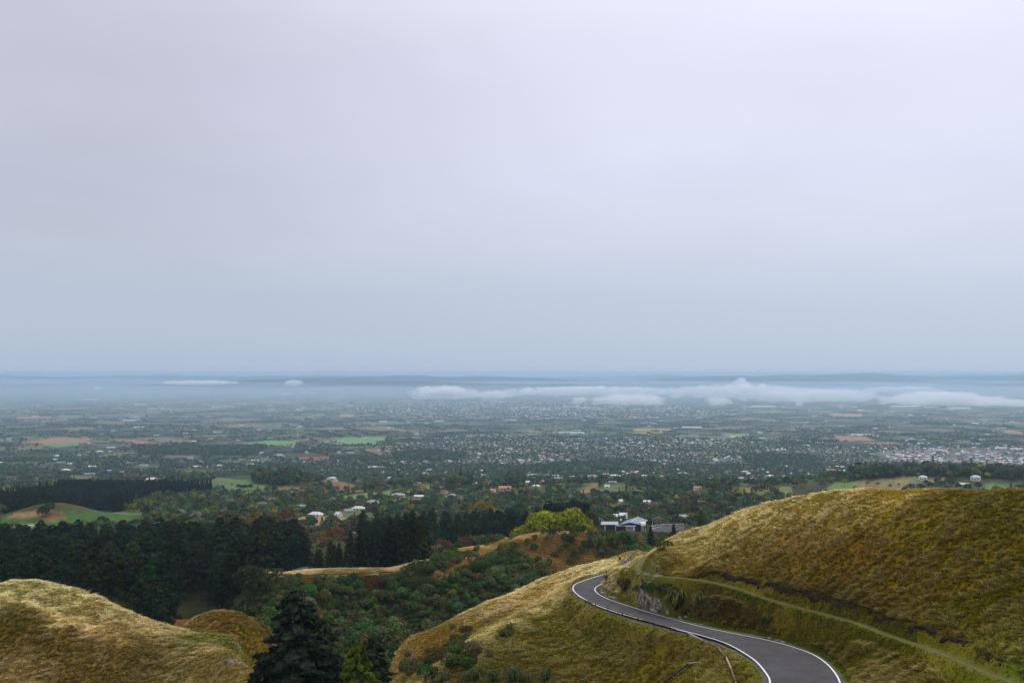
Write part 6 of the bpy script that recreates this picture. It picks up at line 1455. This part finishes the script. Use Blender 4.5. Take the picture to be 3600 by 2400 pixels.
    for i in range(5):
        for j in range(n): fs.append((i * n + j, (i + 1) * n + j, (i + 1) * n + (j + 1) % n, i * n + (j + 1) % n))
    hair.add(vs_, fs); hair.build('hair', mat('fair_hair', (.38, .28, .17), .7), body, True)
    face = MB()
    for sy in (-1, 1): face.box((.195, sy * .035, 1.655), (.02, .02, .012)); face.box((.10, sy * .103, 1.635), (.03, .02, .06))
    face.box((.21, 0, 1.625), (.03, .022, .035)); face.box((.192, 0, 1.59), (.015, .045, .01)); face.build('face', mat('face_features', (.30, .17, .13), .6), body)


walker()

# ------------------------------------------------------------------ mist and low cloud on the plain
def cloud_mat(name, dens, sc, thr):
    m = bpy.data.materials.new(name); m.use_nodes = True; nt = m.node_tree; nt.nodes.clear(); N, Lk = nt.nodes.new, nt.links.new
    out = N('ShaderNodeOutputMaterial'); v = N('ShaderNodeVolumePrincipled'); v.inputs['Color'].default_value = (.97, .98, 1, 1); v.inputs['Anisotropy'].default_value = .2
    for k in ('Density Attribute', 'Color Attribute', 'Temperature Attribute'): v.inputs[k].default_value = ''
    tc = N('ShaderNodeTexCoord'); geo = N('ShaderNodeNewGeometry')
    mp = N('ShaderNodeVectorMath'); mp.operation = 'MULTIPLY'; mp.inputs[1].default_value = (1, 1, 1.6); Lk(geo.outputs['Position'], mp.inputs[0])
    n = N('ShaderNodeTexNoise'); n.inputs['Scale'].default_value = sc; n.inputs['Detail'].default_value = 6; n.inputs['Roughness'].default_value = .62; Lk(mp.outputs[0], n.inputs['Vector'])
    ln = N('ShaderNodeVectorMath'); ln.operation = 'LENGTH'; Lk(tc.outputs['Object'], ln.inputs[0])
    a = N('ShaderNodeMath'); a.operation = 'SUBTRACT'; a.inputs[0].default_value = 1.0; Lk(ln.outputs['Value'], a.inputs[1])
    b = N('ShaderNodeMath'); b.operation = 'MULTIPLY_ADD'; Lk(n.outputs[0], b.inputs[0]); b.inputs[1].default_value = 3.1; Lk(a.outputs[0], b.inputs[2])
    r = N('ShaderNodeMapRange'); r.interpolation_type = 'SMOOTHSTEP'; Lk(b.outputs[0], r.inputs[0]); r.inputs[1].default_value = thr; r.inputs[2].default_value = thr + .7; r.inputs[3].default_value = 0; r.inputs[4].default_value = dens
    Lk(r.outputs[0], v.inputs['Density']); Lk(v.outputs[0], out.inputs['Volume']); return m


_bm = bmesh.new(); bmesh.ops.create_icosphere(_bm, subdivisions=3, radius=1.0); CL_ME = bpy.data.meshes.new('cloud_body'); _bm.to_mesh(CL_ME); _bm.free(); CL_ME.materials.append(cloud_mat('low_cloud', .022, .0085, 1.62))
CLOUDS = [  # px, py centre, width px, height px, distance, what sets it apart
    (2090, 1376, 620, 26, 12500, 'long thin white cloud bank above the far city'), (2210, 1415, 240, 38, 9300, 'plump white cloud lying low right of the far city'), (2040, 1418, 56, 30, 9300, 'small cloud puff left of the plump low one'), (2525, 1418, 86, 28, 9300, 'round cloud puff low over the middle plain'),
    (2610, 1382, 470, 44, 12000, 'broad cloud bank in the middle right distance'), (2612, 1352, 66, 34, 12300, 'white cumulus head rising over the broad bank'), (2850, 1402, 430, 40, 10500, 'ragged wide cloud bank right of the broad one'), (2812, 1424, 34, 56, 9000, 'upright wisp of steam under the ragged bank'), (3310, 1420, 400, 42, 9400, 'long cloud bank on the right of the plain'), (3540, 1434, 260, 24, 9000, 'thin tail of cloud at the right edge'),
    (3180, 1370, 240, 18, 13500, 'thin cloud streak below the right hills'), (1560, 1384, 220, 40, 11500, 'soft cloud patch left of the far city'), (1740, 1388, 130, 24, 11200, 'faint cloud between the soft patch and the long bank'), (1030, 1346, 60, 16, 15000, 'little white cloud above the left plain'), (700, 1345, 240, 12, 15500, 'thin white streak under the left hills'), (340, 1366, 30, 14, 14000, 'tiny cloud puff far left'), (2960, 1384, 220, 26, 12500, 'dim cloud behind the ragged bank')]
for px, py, w, h, d, lb in CLOUDS:
    p = P(px, py, d); sx = w / FPX * d * .62; sz = h / FPX * d * .78; o = new_obj('low_cloud', CL_ME, None, (p[0], p[1], max(p[2], sz * .5)), None, (sx, min(sx * .7, 420), sz)); tag(o, lb, 'cloud', 'low clouds over the plain')

def mist():
    m = bpy.data.materials.new('ground_mist'); m.use_nodes = True; nt = m.node_tree; nt.nodes.clear(); out = nt.nodes.new('ShaderNodeOutputMaterial'); v = nt.nodes.new('ShaderNodeVolumePrincipled')
    v.inputs['Color'].default_value = (.67, .84, 1, 1); v.inputs['Density'].default_value = 1.8e-4; v.inputs['Anisotropy'].default_value = .35
    for k in ('Density Attribute', 'Color Attribute', 'Temperature Attribute'): v.inputs[k].default_value = ''
    nt.links.new(v.outputs[0], out.inputs['Volume'])
    nr, nc = 60, 40; ys = np.exp(np.linspace(math.log(3300), math.log(34000), nr)); top = []; V = []
    for y in ys:
        for k in range(nc):
            x = (-.75 + 1.5 * k / (nc - 1)) * y; e = float(smooth(3300, 9000, y) * (1 - .0 * y)); h = 2 + 120 * e * (.55 + .9 * float(fbm(np.array([x / 2600 + 5]), np.array([y / 2600]), 3)[0])); V.append((x, y, h))
    n = len(V); V += [(x, y, .6) for x, y, _ in V]; Fq = []
    i = np.arange(n).reshape(nr, nc)
    for r in range(nr - 1):
        for c in range(nc - 1): a, b, c_, d_ = i[r, c], i[r, c + 1], i[r + 1, c + 1], i[r + 1, c]; Fq += [(a, b, c_, d_), (d_ + n, c_ + n, b + n, a + n)]
    ring = list(i[0, :]) + list(i[1:, -1]) + list(i[-1, -2::-1]) + list(i[-2:0:-1, 0])
    for a, b in zip(ring, ring[1:] + ring[:1]): Fq.append((a, a + n, b + n, b))
    o = new_obj('mist', mesh_np('mist', np.array(V, float), np.array(Fq), [m])); tag(o, kind='stuff', label='thin pale mist lying on the far plain below the clouds')


mist()
